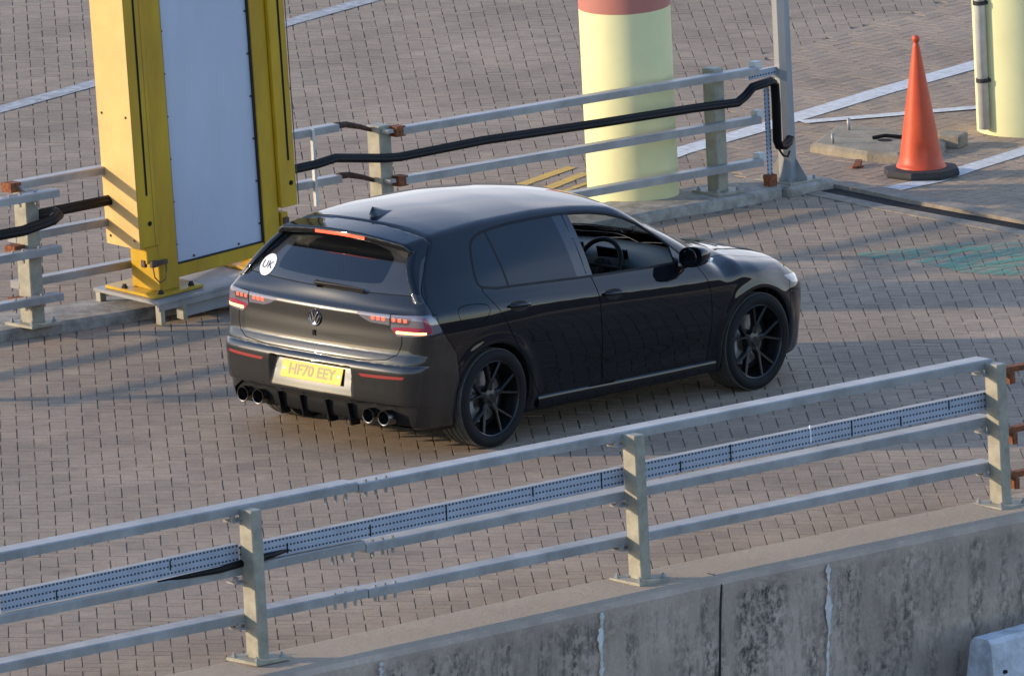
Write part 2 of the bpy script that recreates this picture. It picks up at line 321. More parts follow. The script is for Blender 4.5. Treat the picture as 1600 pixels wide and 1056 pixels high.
f_top = pchip([-2.3,-2.0,-1.7,-1.4,-1.0,-.6,-.25,0,.14,.25,.45,.70,.90,1.0,1.11,1.17,1.35,1.6,1.85,2.0,2.1,2.25],
              [1.30,1.350,1.398,1.433,1.455,1.459,1.446,1.424,1.404,1.376,1.298,1.190,1.090,1.037,.980,.962,.927,.880,.818,.760,.700,.60])
f_plan = pchip([-2.2,-2.0,-1.8,-1.3,-.6,0,.7,1.3,1.65,1.9,2.05,2.2],
               [.80,.835,.862,.884,.890,.892,.891,.886,.862,.815,.765,.70])
f_sec = pchip([.05,.15,.22,.30,.42,.58,.70,.78,.82,.842,.858,.90,.945,.975,1.1,1.2,1.3,1.38,1.46],
              [-.11,-.065,-.035,-.018,-.006,.006,.009,.0072,.0048,.0026,-.0022,-.023,-.047,-.062,-.118,-.170,-.228,-.282,-.345])
f_gh = pchip([-2.2,-1.9,-1.5,-1.0,-.3,.3,.9,1.2],[.10,.075,.035,.01,0,.004,.04,.06])
f_rear = pchip([.05,.16,.22,.28,.345,.355,.40,.47,.565,.60,.613,.628,.660,.685,.77,.84,.905,.925,.955,1.03,1.1,1.2,1.3,1.4],
               [-1.92,-2.00,-2.04,-2.055,-2.065,-2.088,-2.098,-2.105,-2.112,-2.10,-2.085,-2.083,-2.071,-2.060,-2.052,-2.047,-2.048,-2.043,-2.020,-1.985,-1.937,-1.838,-1.715,-1.60])
f_front = pchip([.05,.15,.22,.3,.45,.6,.68,.74,.85],[1.98,2.08,2.13,2.14,2.15,2.145,2.11,2.04,1.92])

f_shift = pchip([-2.2,-1.7,-1.24,-.39,.75,1.4,2.1],[.08,.075,.058,.018,-.040,-.06,-.07])

def F_car(x, y, z):
    v = np.abs(y)
    T = f_top(x)
    cab = sm(x, 1.15, .90)
    c = .10 + .06*cab + .10*sm(x, .1, .45)*sm(x, 1.18, .95)
    Tv = T - c*v*v - .25*np.maximum(v-.5, 0)**2
    dT = (f_top(x+.01) - f_top(x-.01)) / .02
    ft = (z - Tv) / np.sqrt(1 + dT*dT)
    zz = z - f_shift(x)*sm(z, .55, .80)*sm(z, 1.38, 1.05)
    W = f_plan(x) + f_sec(zz) - f_gh(x)*sm(z, .86, 1.25) - .055*sm(x, 1.3, 1.75)*sm(z, .60, .80)
    for cx in (-1.314, 1.314):
        r = np.sqrt((x-cx)**2 + (z-.32)**2)
        W = W + .010*np.exp(-((r-.385)/.045)**2)*sm(z, .80, .66)
    # haunch over the rear wheel
    W = W + .006*np.exp(-((x+1.35)/.5)**2)*np.exp(-((z-.80)/.10)**2)
    fs = (v - W)
    # side dish between sill and doors
    fs = fs + .012*np.exp(-((z-.36)/.09)**2)*sm(x,-.95,-.8)*sm(x,.95,.8)
    gl = sm(z, .97, 1.05)
    rc = f_rear(z) + (.10 + .06*gl)*v*v + .35*np.maximum(v-.60, 0)**2
    rec = sm(v, .375 - .10*(z-.36), .335 - .10*(z-.36))*sm(z, .352, .36)*sm(z, .572, .55)
    rc = rc + .060*rec*np.clip((z-.37)/.20, 0, 1)
    fr = rc - x
    ff = x - (f_front(z) - .34*v*v - .6*np.maximum(v-.5, 0)**2)
    fb = .165 + .03*sm(x,-1.7,-2.0) + .01*sm(x,1.6,1.9) - z
    # recessed diffuser
    F = smax(fs, ft, .045 + .03*sm(x, .9, 1.2))
    F = smax(F, fr, .05 + .06*sm(z, .95, .6))
    F = smax(F, ff, .12)
    F = smax(F, fb, .03)
    # roof spoiler with side fins
    th = .045
    xe = -1.815 + .11*v*v + 1.1*np.maximum(v-.50,0)**2
    fsp = smax(smax(ft, (Tv - th - .14*(x+1.80)) - z, .012), xe - x, .015)
    fsp = smax(fsp, fs + .004, .03)
    fsp = smax(fsp, x + 1.60, .01)
    fin_x = f_rear(z) + .16*v*v - .065*sm(z, 1.00, 1.28) - .015
    fin = smax(smax(fs + .004, (W - .055) - v, .02), fin_x - x, .02)
    fin = smax(smax(fin, x + 1.6, .01), 1.0 - z, .02)
    fin = smax(fin, z - Tv + .005, .02)
    F = smin(F, np.minimum(fsp, fin), .0004)
    # arches
    for cx in (-1.314, 1.314):
        r = np.sqrt((x-cx)**2 + (z-.33)**2)
        hole = smax(r - .352, (.60 - v), .01)
        F = smax(F, -hole, .008)
    return F
def grad(P, h=1e-3):
    g = np.stack([F_car(P[:,0]+h,P[:,1],P[:,2]) - F_car(P[:,0]-h,P[:,1],P[:,2]),
                  F_car(P[:,0],P[:,1]+h,P[:,2]) - F_car(P[:,0],P[:,1]-h,P[:,2]),
                  F_car(P[:,0],P[:,1],P[:,2]+h) - F_car(P[:,0],P[:,1],P[:,2]-h)], -1) / (2*h)
    return g
def snap(P, n=5):
    for _ in range(n):
        g = grad(P); f = F_car(P[:,0],P[:,1],P[:,2])
        s = f/np.maximum((g*g).sum(1), .2)
        P = P - g*np.clip(s,-.02,.02)[:,None]
    return P
# ================================================================ the car
def surface_nets(h=.0105):
    xs = np.arange(-2.26, 2.26, h); ys = np.arange(-.96, 2.5*h, h); zs = np.arange(.10, 1.50, h)
    D = np.empty((len(xs), len(ys), len(zs)), np.float32)
    for i in range(0, len(xs), 24):
        X, Y, Z = np.meshgrid(xs[i:i+24], ys, zs, indexing='ij'); D[i:i+24] = F_car(X, Y, Z)
    s = D < 0
    c = np.zeros(tuple(k-1 for k in D.shape), np.uint8)
    for a in (0,1):
        for b in (0,1):
            for e in (0,1): c += s[a:a+c.shape[0], b:b+c.shape[1], e:e+c.shape[2]]
    act = (c > 0) & (c < 8); idx = -np.ones(c.shape, np.int64); I = np.argwhere(act); idx[act] = np.arange(len(I))
    acc = np.zeros((len(I), 3)); cnt = np.zeros(len(I))
    cor = [(a,b,e) for a in (0,1) for b in (0,1) for e in (0,1)]
    for p in cor:
        for w in range(3):
            if p[w] == 1: continue
            q = list(p); q[w] = 1
            d0 = D[I[:,0]+p[0], I[:,1]+p[1], I[:,2]+p[2]]; d1 = D[I[:,0]+q[0], I[:,1]+q[1], I[:,2]+q[2]]
            m = (d0 < 0) != (d1 < 0); t = np.where(m, d0/np.where(m, d0-d1, 1), 0)
            pos = np.array(p, float)[None].repeat(len(I), 0); pos[:, w] = t
            acc[m] += pos[m]; cnt[m] += 1
    P = I + acc/cnt[:,None]; P = P*h + np.array([xs[0], ys[0], zs[0]])
    T = []
    for w in range(3):
        o1, o2 = [(1,2),(2,0),(0,1)][w]
        n = list(D.shape); A = [slice(None)]*3; B = [slice(None)]*3; A[w] = slice(0, n[w]-1); B[w] = slice(1, n[w])
        ch = s[tuple(A)] != s[tuple(B)]; E = np.argwhere(ch)
        E = E[(E[:,o1] > 0) & (E[:,o2] > 0) & (E[:,o1] < n[o1]-1) & (E[:,o2] < n[o2]-1)]
        def g(a, b):
            q = E.copy(); q[:,o1] -= a; q[:,o2] -= b; return idx[q[:,0], q[:,1], q[:,2]]
        Q = np.stack([g(1,1), g(0,1), g(0,0), g(1,0)], -1)
        fl = ~s[E[:,0], E[:,1], E[:,2]]; Q[fl] = Q[fl][:, ::-1]
        T.append(Q)
    Q = np.concatenate(T); P = snap(P, 6)
    d1 = ((P[Q[:,0]]-P[Q[:,2]])**2).sum(1); d2 = ((P[Q[:,1]]-P[Q[:,3]])**2).sum(1); k = d1 <= d2
    return P, np.concatenate([np.where(k[:,None], Q[:,[0,1,2]], Q[:,[0,1,3]]), np.where(k[:,None], Q[:,[0,2,3]], Q[:,[1,2,3]])])
def split(M, g):
    P, T = M
    if len(T) == 0: return M, M
    G = np.array(g(P), float); G[np.abs(G) < 2e-5] = -2e-5
    neg = G[T] < 0; c = neg.sum(1); Ti = T[c == 3]; To = T[c == 0]; X = T[(c == 1) | (c == 2)]
    newP = []; cache = {}; a = []; b = []
    def cut(i, j):
        k = (i, j) if i < j else (j, i)
        if k not in cache:
            t = G[k[0]]/(G[k[0]]-G[k[1]]); cache[k] = len(P) + len(newP); newP.append(P[k[0]]*(1-t) + P[k[1]]*t)
        return cache[k]
    for t in X:
        n = [G[i] < 0 for i in t]; s = sum(n)
        r = n.index(True) if s == 1 else n.index(False)
        i, j, k = t[r], t[(r+1) % 3], t[(r+2) % 3]; u = cut(i, j); v = cut(i, k)
        one, two = (a, b) if s == 1 else (b, a)
        one.append((i, u, v)); two.append((u, j, k)); two.append((u, k, v))
    P2 = np.concatenate([P, np.array(newP)]) if newP else P
    cat = lambda A, B: np.concatenate([A, np.array(B, dtype=A.dtype).reshape(-1, 3)])
    return compact((P2, cat(Ti, a))), compact((P2, cat(To, b)))
def compact(M):
    P, T = M
    if len(T) == 0: return (np.zeros((0,3)), np.zeros((0,3), int))
    u, inv = np.unique(T, return_inverse=True); return P[u], inv.reshape(-1, 3)
def join(*Ms):
    Ps = []; Ts = []; n = 0
    for P, T in Ms:
        Ps.append(P); Ts.append(T + n); n += len(P)
    return np.concatenate(Ps), np.concatenate(Ts)
def mirror(M): return M[0]*np.array([1,-1,1]), M[1][:, ::-1]
def both(M): return join(M, mirror(M))
def sdf(pts, poly, rad=0):
    poly = np.array(poly, float); n = len(poly); d = np.full(len(pts), 1e9); ins = np.zeros(len(pts), bool)
    for i in range(n):
        a = poly[i]; b = poly[(i+1) % n]; e = b - a; w = pts - a
        t = np.clip((w@e)/(e@e), 0, 1); d = np.minimum(d, np.hypot(*(w - t[:,None]*e).T))
        c = (a[1] > pts[:,1]) != (b[1] > pts[:,1])
        with np.errstate(divide='ignore', invalid='ignore'):
            ins ^= c & (pts[:,0] < (b[0]-a[0])*(pts[:,1]-a[1])/(b[1]-a[1]) + a[0])
    return np.where(ins, -d, d) - rad
def chaikin(poly, n=2):
    P = np.array(poly, float)
    for _ in range(n):
        Q = np.roll(P, -1, 0); P = np.stack([P*.75 + Q*.25, P*.25 + Q*.75], 1).reshape(-1, 2)
    return P
XZ = lambda P: P[:, [0, 2]]
YZ = lambda P: np.stack([-P[:,1], P[:,2]], -1)
car = empty('parked_car', (0,0,0), 'black five door hatchback with roof spoiler and yellow rear number plate on the paved lane', 'car')
car.name = 'hatchback_car'
def surf(name, M, m, parent=car, off=0, gap=None, smooth=True):
    P, T = M; n = grad(P, 2e-3); n /= np.linalg.norm(n, axis=1)[:,None] + 1e-9; P = P + n*off; fm = None
    if gap is not None and len(gap[1]):
        Pg, Tg = gap; ng = grad(Pg, 2e-3); ng /= np.linalg.norm(ng, axis=1)[:,None] + 1e-9; Pg = Pg - ng*.004
        fm = np.concatenate([np.zeros(len(T), int), np.ones(len(Tg), int)]); T = np.concatenate([T, Tg + len(P)]); P = np.concatenate([P, Pg]); n = np.concatenate([n, ng])
        m = [m, 'gap']
    return raw(name, P, T, m, parent, normals=n if smooth else None, fm=fm)
def cutpart(M, g, w=.0028, outer=True):           # -> inside, seam band, rest
    a, rest = split(M, (lambda P: g(P) - w) if outer else g)
    core, band = split(a, lambda P: g(P) + w)
    return core, band, rest
S = surface_nets()
S, _ = split(S, lambda P: P[:,1]); S[0][:,1][S[0][:,1] > -3e-5] = 0
rw = lambda P, cx: np.hypot(P[:,0]-cx, P[:,2]-.33)
liner, S = split(S, lambda P: np.maximum(np.minimum(rw(P,-1.314), rw(P,1.314)) - .3545, .4 + P[:,1]))
lf, lr = split(liner, lambda P: -P[:,0])
for q_ in (lf, lr, mirror(lf), mirror(lr)): surf('wheel_arch_liner', q_, 'black')
under, S = split(S, lambda P: np.maximum(P[:,2] - .195, np.abs(P[:,0]) - 1.9))
surf('underbody', both(under), 'black')
# -- lamps
sr = lambda P: np.stack([-P[:,1] + np.maximum(0, P[:,0] + 2.04), P[:,2]], -1)
LAMP = [(.335,.922),(.62,.929),(.86,.938),(1.00,.940),(1.055,.90),(1.115,.822),(.90,.806),(.70,.796),(.655,.835),(.63,.862),(.47,.866),(.40,.888)]
lampM, S = split(S, lambda P: np.maximum(sdf(sr(P), LAMP), P[:,0] + 1.5))
lin, lout = split(lampM, lambda P: -P[:,1] - .605); _, lout = split(lout, lambda P: -P[:,1] - .613)
# -- hatch
f_seam = pchip([.80,.93,1.038,1.196,1.30,1.342,1.5],[-1.84,-1.862,-1.868,-1.745,-1.64,-1.60,-1.60])
HP = [(-.5,.622),(.40,.624),(.60,.640),(.675,.680),(.70,.74),(.70,.80),(.655,.842),(.625,.866),(.615,.90),(.61,.935),(1.3,.935),(1.3,1.6),(-.5,1.6)]
def g_hatch(P): return np.maximum(np.maximum(sdf(YZ(P), HP), np.where(P[:,2] > .93, P[:,0] - f_seam(P[:,2]), -1)), P[:,0] + 1.5)
hatch, hband, S = cutpart(S, g_hatch)
def rcb(P): v = -P[:,1]; z = P[:,2]; return f_rear(z) + (.10 + .06*sm(z,.97,1.05))*v*v + .35*np.maximum(v-.60,0)**2
def g_spo(P):
    return np.maximum(1.06 - P[:,2], np.minimum(P[:,0] - rcb(P) + .007, (f_top(P[:,0]) - .075) - P[:,2] - .16*P[:,1]**2))
spo, hatch = split(hatch, g_spo)
g_rg = lambda P: np.maximum(1.036 + .02*P[:,1]**2 - P[:,2], np.maximum(np.abs(P[:,1]) - (.700 - .36*(P[:,2]-1.03)), P[:,0] - rcb(P) - .012))
rg, rgb, hatch = cutpart(hatch, g_rg)
rgc, rgf = split(rg, lambda P: sdf(YZ(P), chaikin([(-.6,1.085),(.42,1.085),(.46,1.12),(.41,1.31),(-.6,1.32)], 2)))
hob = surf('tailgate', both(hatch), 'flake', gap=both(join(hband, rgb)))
surf('spoiler', both(spo), 'paint')
surf('rear_window', both(rgf), 'rglass'); surf('clear_pane', both(rgc), 'rclear', parent=bpy.data.objects['rear_window'])
# tail lamps with their lit elements
def strip(poly, M, f): return split(M, lambda P: sdf(f(P), poly))[0]
for side in (1, -1):
    fx = (lambda M: M) if side == 1 else mirror
    a = surf('tail_light', fx(lin), 'lens', hob); a['label'] = 'inner rear lamp with glowing red blocks'
    b = surf('tail_light', fx(lout), 'lens'); b['label'] = 'outer rear lamp with a bright lit bar'
    def el(name, poly, M, m, par, off=.0015):
        q = strip(poly, M, sr)
        if len(q[1]): surf(name, fx(q), m, par, off=off)
    for k in range(3):
        s0 = .475 + k*.045; el('lit_block', [(s0,.885),(s0+.030,.887),(s0+.030,.911),(s0,.909)], lin, 'lit', a)
        s0 = .655 + k*.050; el('lit_block', [(s0,.888),(s0+.030,.889),(s0+.030,.911),(s0,.910)], lout, 'lit', b)
    el('dark_reflector', [(.625,.872),(.80,.872),(.83,.918),(.625,.918)], lout, 'lensdark', b, .0007)
    el('red_lens', [(.66,.815),(1.02,.823),(.98,.90),(.95,.925),(.915,.92),(.945,.86),(.79,.862),(.66,.85)], lout, 'lensred', b, .0009)
    el('lit_bar', [(.69,.812),(.96,.818),(.96,.832),(.69,.830)], lout, 'litbar', b)
# -- rear bumper
def g_rb(P):
    xb = np.interp(P[:,2], [.0,.45,.66,.815,.9], [-1.64,-1.64,-1.665,-1.79,-1.84]); return np.maximum(P[:,0] - xb, P[:,2] - .935)
rb, rbb, S = cutpart(S, g_rb)
def g_dif(P):
    v = -P[:,1]; zl = np.interp(v, [0,.34,.42,.50,.66,.74], [.338,.336,.352,.352,.345,.29]); return np.maximum(np.maximum(P[:,2] - zl, v - .75), P[:,0] + 1.9)
dif, rb = split(rb, g_dif)
ref, rb = split(rb, lambda P: np.maximum(sdf(YZ(P), [(.40,.540),(.55,.542),(.76,.548),(.745,.528),(.55,.521),(.43,.520)]), P[:,0]+1.9))
bsd, rb = split(rb, lambda P: np.maximum(-1.955 - P[:,0], .60 + P[:,1]))
rbo = surf('rear_bumper', both(rb), 'flake', gap=both(rbb)); surf('bumper_side', bsd, 'flake_shaded', rbo); surf('bumper_side', mirror(bsd), 'flake_shaded', rbo)  # bumper sides are the same panel, split off for the darker shaded tone
for sgn in (1, -1): surf('reflector', ref if sgn == 1 else mirror(ref), 'refl', rbo, off=-.002)
dfo = surf('diffuser', both(dif), 'black', off=-.018)
for y in (-.30, -.11, .11, .30):
    mb = MB(); mb.prism([(-2.078,y-.006,.325),(-2.035,y-.006,.175),(-1.95,y-.006,.175),(-1.98,y-.006,.325)], (0,.012,0))
    part(mb, 'diffuser_fin', 'gloss', dfo)
for y in (-.475, -.607, .475, .607):
    m = MB(); c = (-2.070, y, .268)
    m.lathe(c, (-1,0,0), [(.040,-.16),(.040,-.01),(.043,0),(.048,.002),(.050,-.004),(.049,-.16)], 32)
    part(m, 'exhaust_tip', 'exhaust', car, angle=40)
    m = MB(); m.lathe(c, (-1,0,0), [(.0395,-.03),(.0395,-.11),(.0,-.11)], 32); part(m, 'exhaust_bore', 'gap', bpy.data.objects[[o.name for o in car.children if o.name.startswith('exhaust_tip')][-1]])
# number plate
pc = Vector((-2.076, 0, .488)); pn = Vector((-1,0,.30)).normalized(); pu = Vector((.30,0,1)).normalized(); pw = Vector((0,-1,0))
m = MB(); m.obox(pc, pn*.004, pw*.26, pu*.0555, .002); pl = part(m, 'number_plate', 'plate', rbo)
for sg in (-1, 1):
    m = MB(); m.lathe(pc + pw*.235*sg + pn*.004, pn, [(.0,.003),(.006,.003),(.007,0)], 12); part(m, 'plate_screw', 'badge', pl)
def text(body, size, c, right, upv, m, parent, name, ext=.0008, bold=.0):
    cu = bpy.data.curves.new(name, 'FONT'); cu.body = body; cu.size = size; cu.align_x = 'CENTER'; cu.align_y = 'CENTER'; cu.extrude = ext; cu.offset = bold; cu.materials.append(MT[m])
    t = bpy.data.objects.new(name, cu); COL.objects.link(t)
    bpy.context.view_layer.update(); dg = bpy.context.evaluated_depsgraph_get(); me = bpy.data.meshes.new_from_object(t.evaluated_get(dg))
    bpy.data.objects.remove(t); o = bpy.data.objects.new(name, me); COL.objects.link(o); o.parent = parent
    r = Vector(right).normalized(); u = Vector(upv).normalized(); nn = r.cross(u)
    o.matrix_local = Matrix(((r.x,u.x,nn.x,c[0]),(r.y,u.y,nn.y,c[1]),(r.z,u.z,nn.z,c[2]),(0,0,0,1))); return o
text('HF70 EEY', .098, pc + pn*.0045, pw, pu, 'platechar', pl, 'plate_lettering', bold=.0022)
# badges on the tailgate
bc = Vector((-2.047, 0, .842)); bn = Vector((-1,0,.06)).normalized(); bu = Vector((.06,0,1)).normalized()
m = MB(); m.lathe(bc, bn, [(.0,.004),(.040,.004),(.0455,.006),(.0455,.009),(.051,.011),(.0545,.008),(.055,-.01)], 40)
bo = part(m, 'badge', 'badge', hob, angle=40)
def stroke(mb, pts, wd, c, r, u, n, h=.003):
    for (a, b) in zip(pts[:-1], pts[1:]):
        A = c + r*a[0] + u*a[1]; B = c + r*b[0] + u*b[1]; e = (B-A); mb.obox((A+B)/2 + n*h, e/2, n.cross(e).normalized()*wd, n*.002)
m = MB(); bw = Vector((0,-1,0)); cc = bc + bn*.006
stroke(m, [(-.024,.036),(-.005,-.004),(.005,-.004),(.024,.036)], .0035, cc, bw, bu, bn)
stroke(m, [(-.040,.016),(-.017,-.036),(-.001,.0),(.001,0),(.017,-.036),(.040,.016)], .0035, cc, bw, bu, bn)
part(m, 'badge_emblem', 'chrome', bo)
text('R', .052, Vector((-2.059,0,.744)), (0,-1,0), (-.1,0,1), 'badge', hob, 'trim_letter', ext=.003, bold=.001)
# third brake lamp under the spoiler lip, wiper, round country sticker
def on_rear(y, z, off=.0): v = abs(y); return Vector((float(f_rear(z)) + (.10 + .06*float(sm(z,.97,1.05)))*v*v + .35*max(v-.6,0)**2 - off, y, z))
m = MB(); n = 24
V = []; F = []
for i in range(n+1):
    y = -.21 + .42*i/n; x = -1.815 + .11*y*y
    for (dx, z) in ((-.003,-.036),(-.005,-.018),(.03,-.018),(.03,-.036)): V.append((x+dx, y, float(f_top(-1.815)) + z - .10*y*y))
for i in range(n):
    for k in range(4): F.append((i*4+k, i*4+(k+1)%4, i*4+4+(k+1)%4, i*4+4+k))
m.add(V, F + [(0,1,2,3), (n*4+3, n*4+2, n*4+1, n*4)]); part(m, 'brake_light', 'lit', bpy.data.objects['spoiler'])
m = MB(); pts = [on_rear(-.02 - .02*0, 1.075, .02)] ; a = on_rear(.03, 1.060, .035); b = on_rear(-.36, 1.055, .030)
m.tube([on_rear(.03,1.045,.0), a], .022, 14); m.tube([a, (a+b)/2 + Vector((-.012,0,.006)), b], [.015,.011,.006], 8)
wp = part(m, 'wiper', 'black', bpy.data.objects['rear_window'], angle=40)
m = MB(); m.obox((a+b)/2 + Vector((.012,-.02,-.012)), Vector((0,.17,.0)), Vector((.004,0,0)), Vector((0,0,.007))); part(m, 'wiper_blade', 'gloss', wp)
def disc_on(fn, cy, cz, r, off, n=40, rings=4):
    V = [fn(cy, cz, off)]; F = []
    for j in range(1, rings+1):
        for k in range(n): th = 2*math.pi*k/n; V.append(fn(cy + r*j/rings*math.cos(th), cz + r*j/rings*math.sin(th)*.93, off))
    for k in range(n): F.append((0, 1+(k+1)%n, 1+k))
    for j in range(1, rings):
        for k in range(n): F.append((1+(j-1)*n+k, 1+(j-1)*n+(k+1)%n, 1+j*n+(k+1)%n, 1+j*n+k))
    return V, F
V, F = disc_on(on_rear, .545, 1.098, .068, .004); m = MB(); m.add(V, F)
sk = part(m, 'sticker', 'white', bpy.data.objects['rear_window'], smooth=True)
p0 = on_rear(.545, 1.098, .0); ty = (on_rear(.52,1.098,0) - on_rear(.57,1.098,0)).normalized(); tz = (on_rear(.545,1.12,0) - on_rear(.545,1.07,0)).normalized(); tn = ty.cross(tz)
lt_ = text('UK', .078, p0, ty, tz, 'ink', sk, 'sticker_lettering')
mw2 = Matrix(((ty.x,tz.x,tn.x,p0.x),(ty.y,tz.y,tn.y,p0.y),(ty.z,tz.z,tn.z,p0.z),(0,0,0,1))); lt_.matrix_local = Matrix()
for v in lt_.data.vertices:                       # lay the letters on the curved glass
    front_ = v.co.z > 0; w = mw2 @ v.co; v.co = on_rear(w.y, w.z, .0075 if front_ else .0050)
# -- side glass
DLO = chaikin([(-1.345,1.020),(-1.395,1.085),(-1.315,1.262),(-1.245,1.333),(-1.10,1.364),(-.75,1.380),(-.30,1.372),(-.014,1.343),(.254,1.266),(.459,1.135),(.60,1.015),(.675,.945),(.50,.938),(-.30,.968),(-.90,1.000)], 1)
sidef = lambda P: np.maximum(P[:,1] + .5, -9)
dlo, S = split(S, lambda P: np.maximum(sdf(XZ(P), DLO), sidef(P)))
pane, trim = split(dlo, lambda P: sdf(XZ(P), DLO) + .014)
bpil, pane = split(pane, lambda P: np.abs(P[:,0] + .385 - .09*(P[:,2]-1.0)*0 - .04*(P[:,2]-1.37)*-1) - .075)
seam, bpil = split(bpil, lambda P: np.abs(P[:,0] + .365 - .04*(1.37-P[:,2])) - .0045)
front, rear = split(pane, lambda P: -.385 - P[:,0])
divd, rear = split(rear, lambda P: np.abs(P[:,0] + 1.108) - .010)
quarter, rearw = split(rear, lambda P: P[:,0] + 1.108)
sail, front = split(front, lambda P: .535 + .0*(P[:,2]) - P[:,0])
S2, _ = S, None
for sgn in (1, -1):
    fx = (lambda M: M) if sgn == 1 else mirror
    wt = surf('window_trim', fx(trim), 'black', off=.0015); surf('pillar_cover', fx(bpil), 'gloss', wt, gap=fx(seam)); surf('window_divider', fx(divd), 'black', wt); surf('mirror_sail', fx(sail), 'gloss', wt)
    surf('quarter_window', fx(quarter), 'pglass')
    (surf('side_window', fx(rearw), 'pglass'))
    if sgn == -1: surf('side_window', fx(front), 'wglass')
# -- windscreen, bonnet, front bumper, headlamps
wsM, S = split(S, lambda P: np.maximum(np.maximum(np.maximum(.155 - .12*P[:,1]**2 - P[:,0], P[:,0] - (1.098 - .46*P[:,1]**2)), np.abs(P[:,1]) - (.555 + .16*(P[:,0]-.15))), .9 - P[:,2]))
wsg, wsf = split(wsM, lambda P: np.maximum(np.maximum(np.maximum(.195 - .12*P[:,1]**2 - P[:,0], P[:,0] - (1.085 - .46*P[:,1]**2)), np.abs(P[:,1]) - (.52 + .16*(P[:,0]-.15))), .9 - P[:,2]))
wso = surf('windscreen', both(wsg), 'wglass'); surf('windscreen_frame', both(wsf), 'gloss', wso)
HL = [(1.62,.722),(1.80,.705),(1.98,.690),(2.12,.672),(2.12,.625),(1.96,.63),(1.80,.648),(1.70,.665)]
hl, S = split(S, lambda P: np.maximum(sdf(XZ(P), HL), .36 + P[:,1]))
for sgn in (1, -1): surf('headlight', hl if sgn == 1 else mirror(hl), 'hlens')
f_hw = pchip([.6,.85,1.05,1.5,1.9,2.1],[.71,.73,.715,.70,.64,.55])
g_bon = lambda P: np.maximum(np.maximum((1.115 - .42*P[:,1]**2) - P[:,0], np.abs(P[:,1]) - f_hw(P[:,0])), np.maximum(P[:,0] - (2.02 - .30*P[:,1]**2), .70 - P[:,2]))
bon, bonb, S = cutpart(S, g_bon); surf('bonnet', both(bon), 'paint', gap=both(bonb))
def g_fb(P):
    xb = np.interp(P[:,2], [0,.5,.66,.72], [1.66,1.66,1.66,1.70]); return np.maximum(xb - P[:,0], P[:,2] - .76)
fbm, fbb, S = cutpart(S, g_fb)
blade, fbm = split(fbm, lambda P: np.maximum(sdf(YZ(P), chaikin([(.50,.26),(.74,.25),(.80,.33),(.77,.50),(.70,.50),(.66,.33)],1)), 1.75 - P[:,0]))
fbo = surf('front_bumper', both(fbm), 'paint', gap=both(fbb))
for sgn in (1, -1): surf('air_intake', blade if sgn == 1 else mirror(blade), 'black', fbo, off=-.006)
# -- doors
FD = chaikin([(-.355,1.25),(-.340,1.12),(-.315,1.0),(-.292,.82),(-.270,.60),(-.235,.32),(-.20,.262),(.30,.246),(.79,.238),(.825,.26),(.84,.53),(.812,.77),(.715,.935),(.56,.965),(.35,1.10),(.1,1.20)], 1)
RD = chaikin([(-.345,1.25),(-1.10,1.25),(-1.30,1.10),(-1.36,1.02),(-1.335,.985),(-1.216,.822),(-1.09,.625),(-.97,.45),(-.90,.34),(-.84,.278),(-.5,.265),(-.235,.258),(-.240,.32),(-.272,.60),(-.294,.82),(-.318,1.0)], 0)
fd, fdb, S = cutpart(S, lambda P: np.maximum(sdf(XZ(P), FD), sidef(P)))
rd, rdb, S = cutpart(S, lambda P: np.maximum(sdf(XZ(P), RD), sidef(P)))
FF = chaikin([(-1.63,.965),(-1.37,.950),(-1.345,.90),(-1.43,.835),(-1.60,.842),(-1.655,.90)], 2)
ff, ffb, S = cutpart(S, lambda P: np.maximum(sdf(XZ(P), FF), sidef(P)), .0022)
def side_y(x, z):
    P = snap(np.array([[x, -.885, z]])); P[:,0] = x; P[:,2] = z
    for _ in range(6):
        f = F_car(P[:,0],P[:,1],P[:,2]); P[:,1] += f*1.0
    return float(P[0,1])
def handle(x, z, dr, sgn):
    y = side_y(x, z); L = .105
    nrm = grad(np.array([[x, y, z]]))[0]; nrm = Vector(nrm/np.linalg.norm(nrm)); nrm.y *= sgn
    c = Vector((x, y*sgn, z)); ex = Vector((1,0,-.055)); ex = (ex - nrm*ex.dot(nrm)).normalized(); ez = nrm.cross(ex)*(1 if sgn == 1 else -1)
    if ez.z < 0: ez = -ez
    m = MB(); V = []; F = []; n = 28                      # dished cup behind the grip
    for j, (s_, h) in enumerate(((1.0,.0012),(.92,.0018),(.7,.0020),(.0,.0020))):
        for k in range(n): th = 2*math.pi*k/n; V.append(c + ex*.085*s_*math.copysign(abs(math.cos(th))**.8, math.cos(th)) + ez*.036*s_*math.sin(th) + nrm*h)
    for j in range(3):
        for k in range(n): F.append((j*n+k, j*n+(k+1)%n, (j+1)*n+(k+1)%n, (j+1)*n+k))
    m.add(V, F); part(m, 'handle_recess', 'black', dr, smooth=True)
    m = MB(); pts = []; rr = []
    for i in range(13):
        t = -1 + i/6; pts.append(c + ex*(t*.098) + nrm*(.004 + .030*(1-t**4)) + ez*.006); rr.append(.0125 if abs(t) < .95 else .009)
    m.tube(pts, rr, 12); part(m, 'door_handle', 'paint', dr, smooth=True)
for sgn in (1, -1):
    fx = (lambda M: M) if sgn == 1 else mirror
    o = surf('front_door', fx(fd), 'paint', gap=fx(fdb)); handle(-.155, .845, o, sgn)
    o = surf('rear_door', fx(rd), 'paint', gap=fx(rdb)); handle(-1.08, .893, o, sgn)
    if sgn == 1: surf('fuel_flap', fx(ff), 'paint', gap=fx(ffb))
    else: S_left_extra = mirror(join(ff, ffb))
body = surf('body', join(both(S), S_left_extra), 'paint')
tips = {}
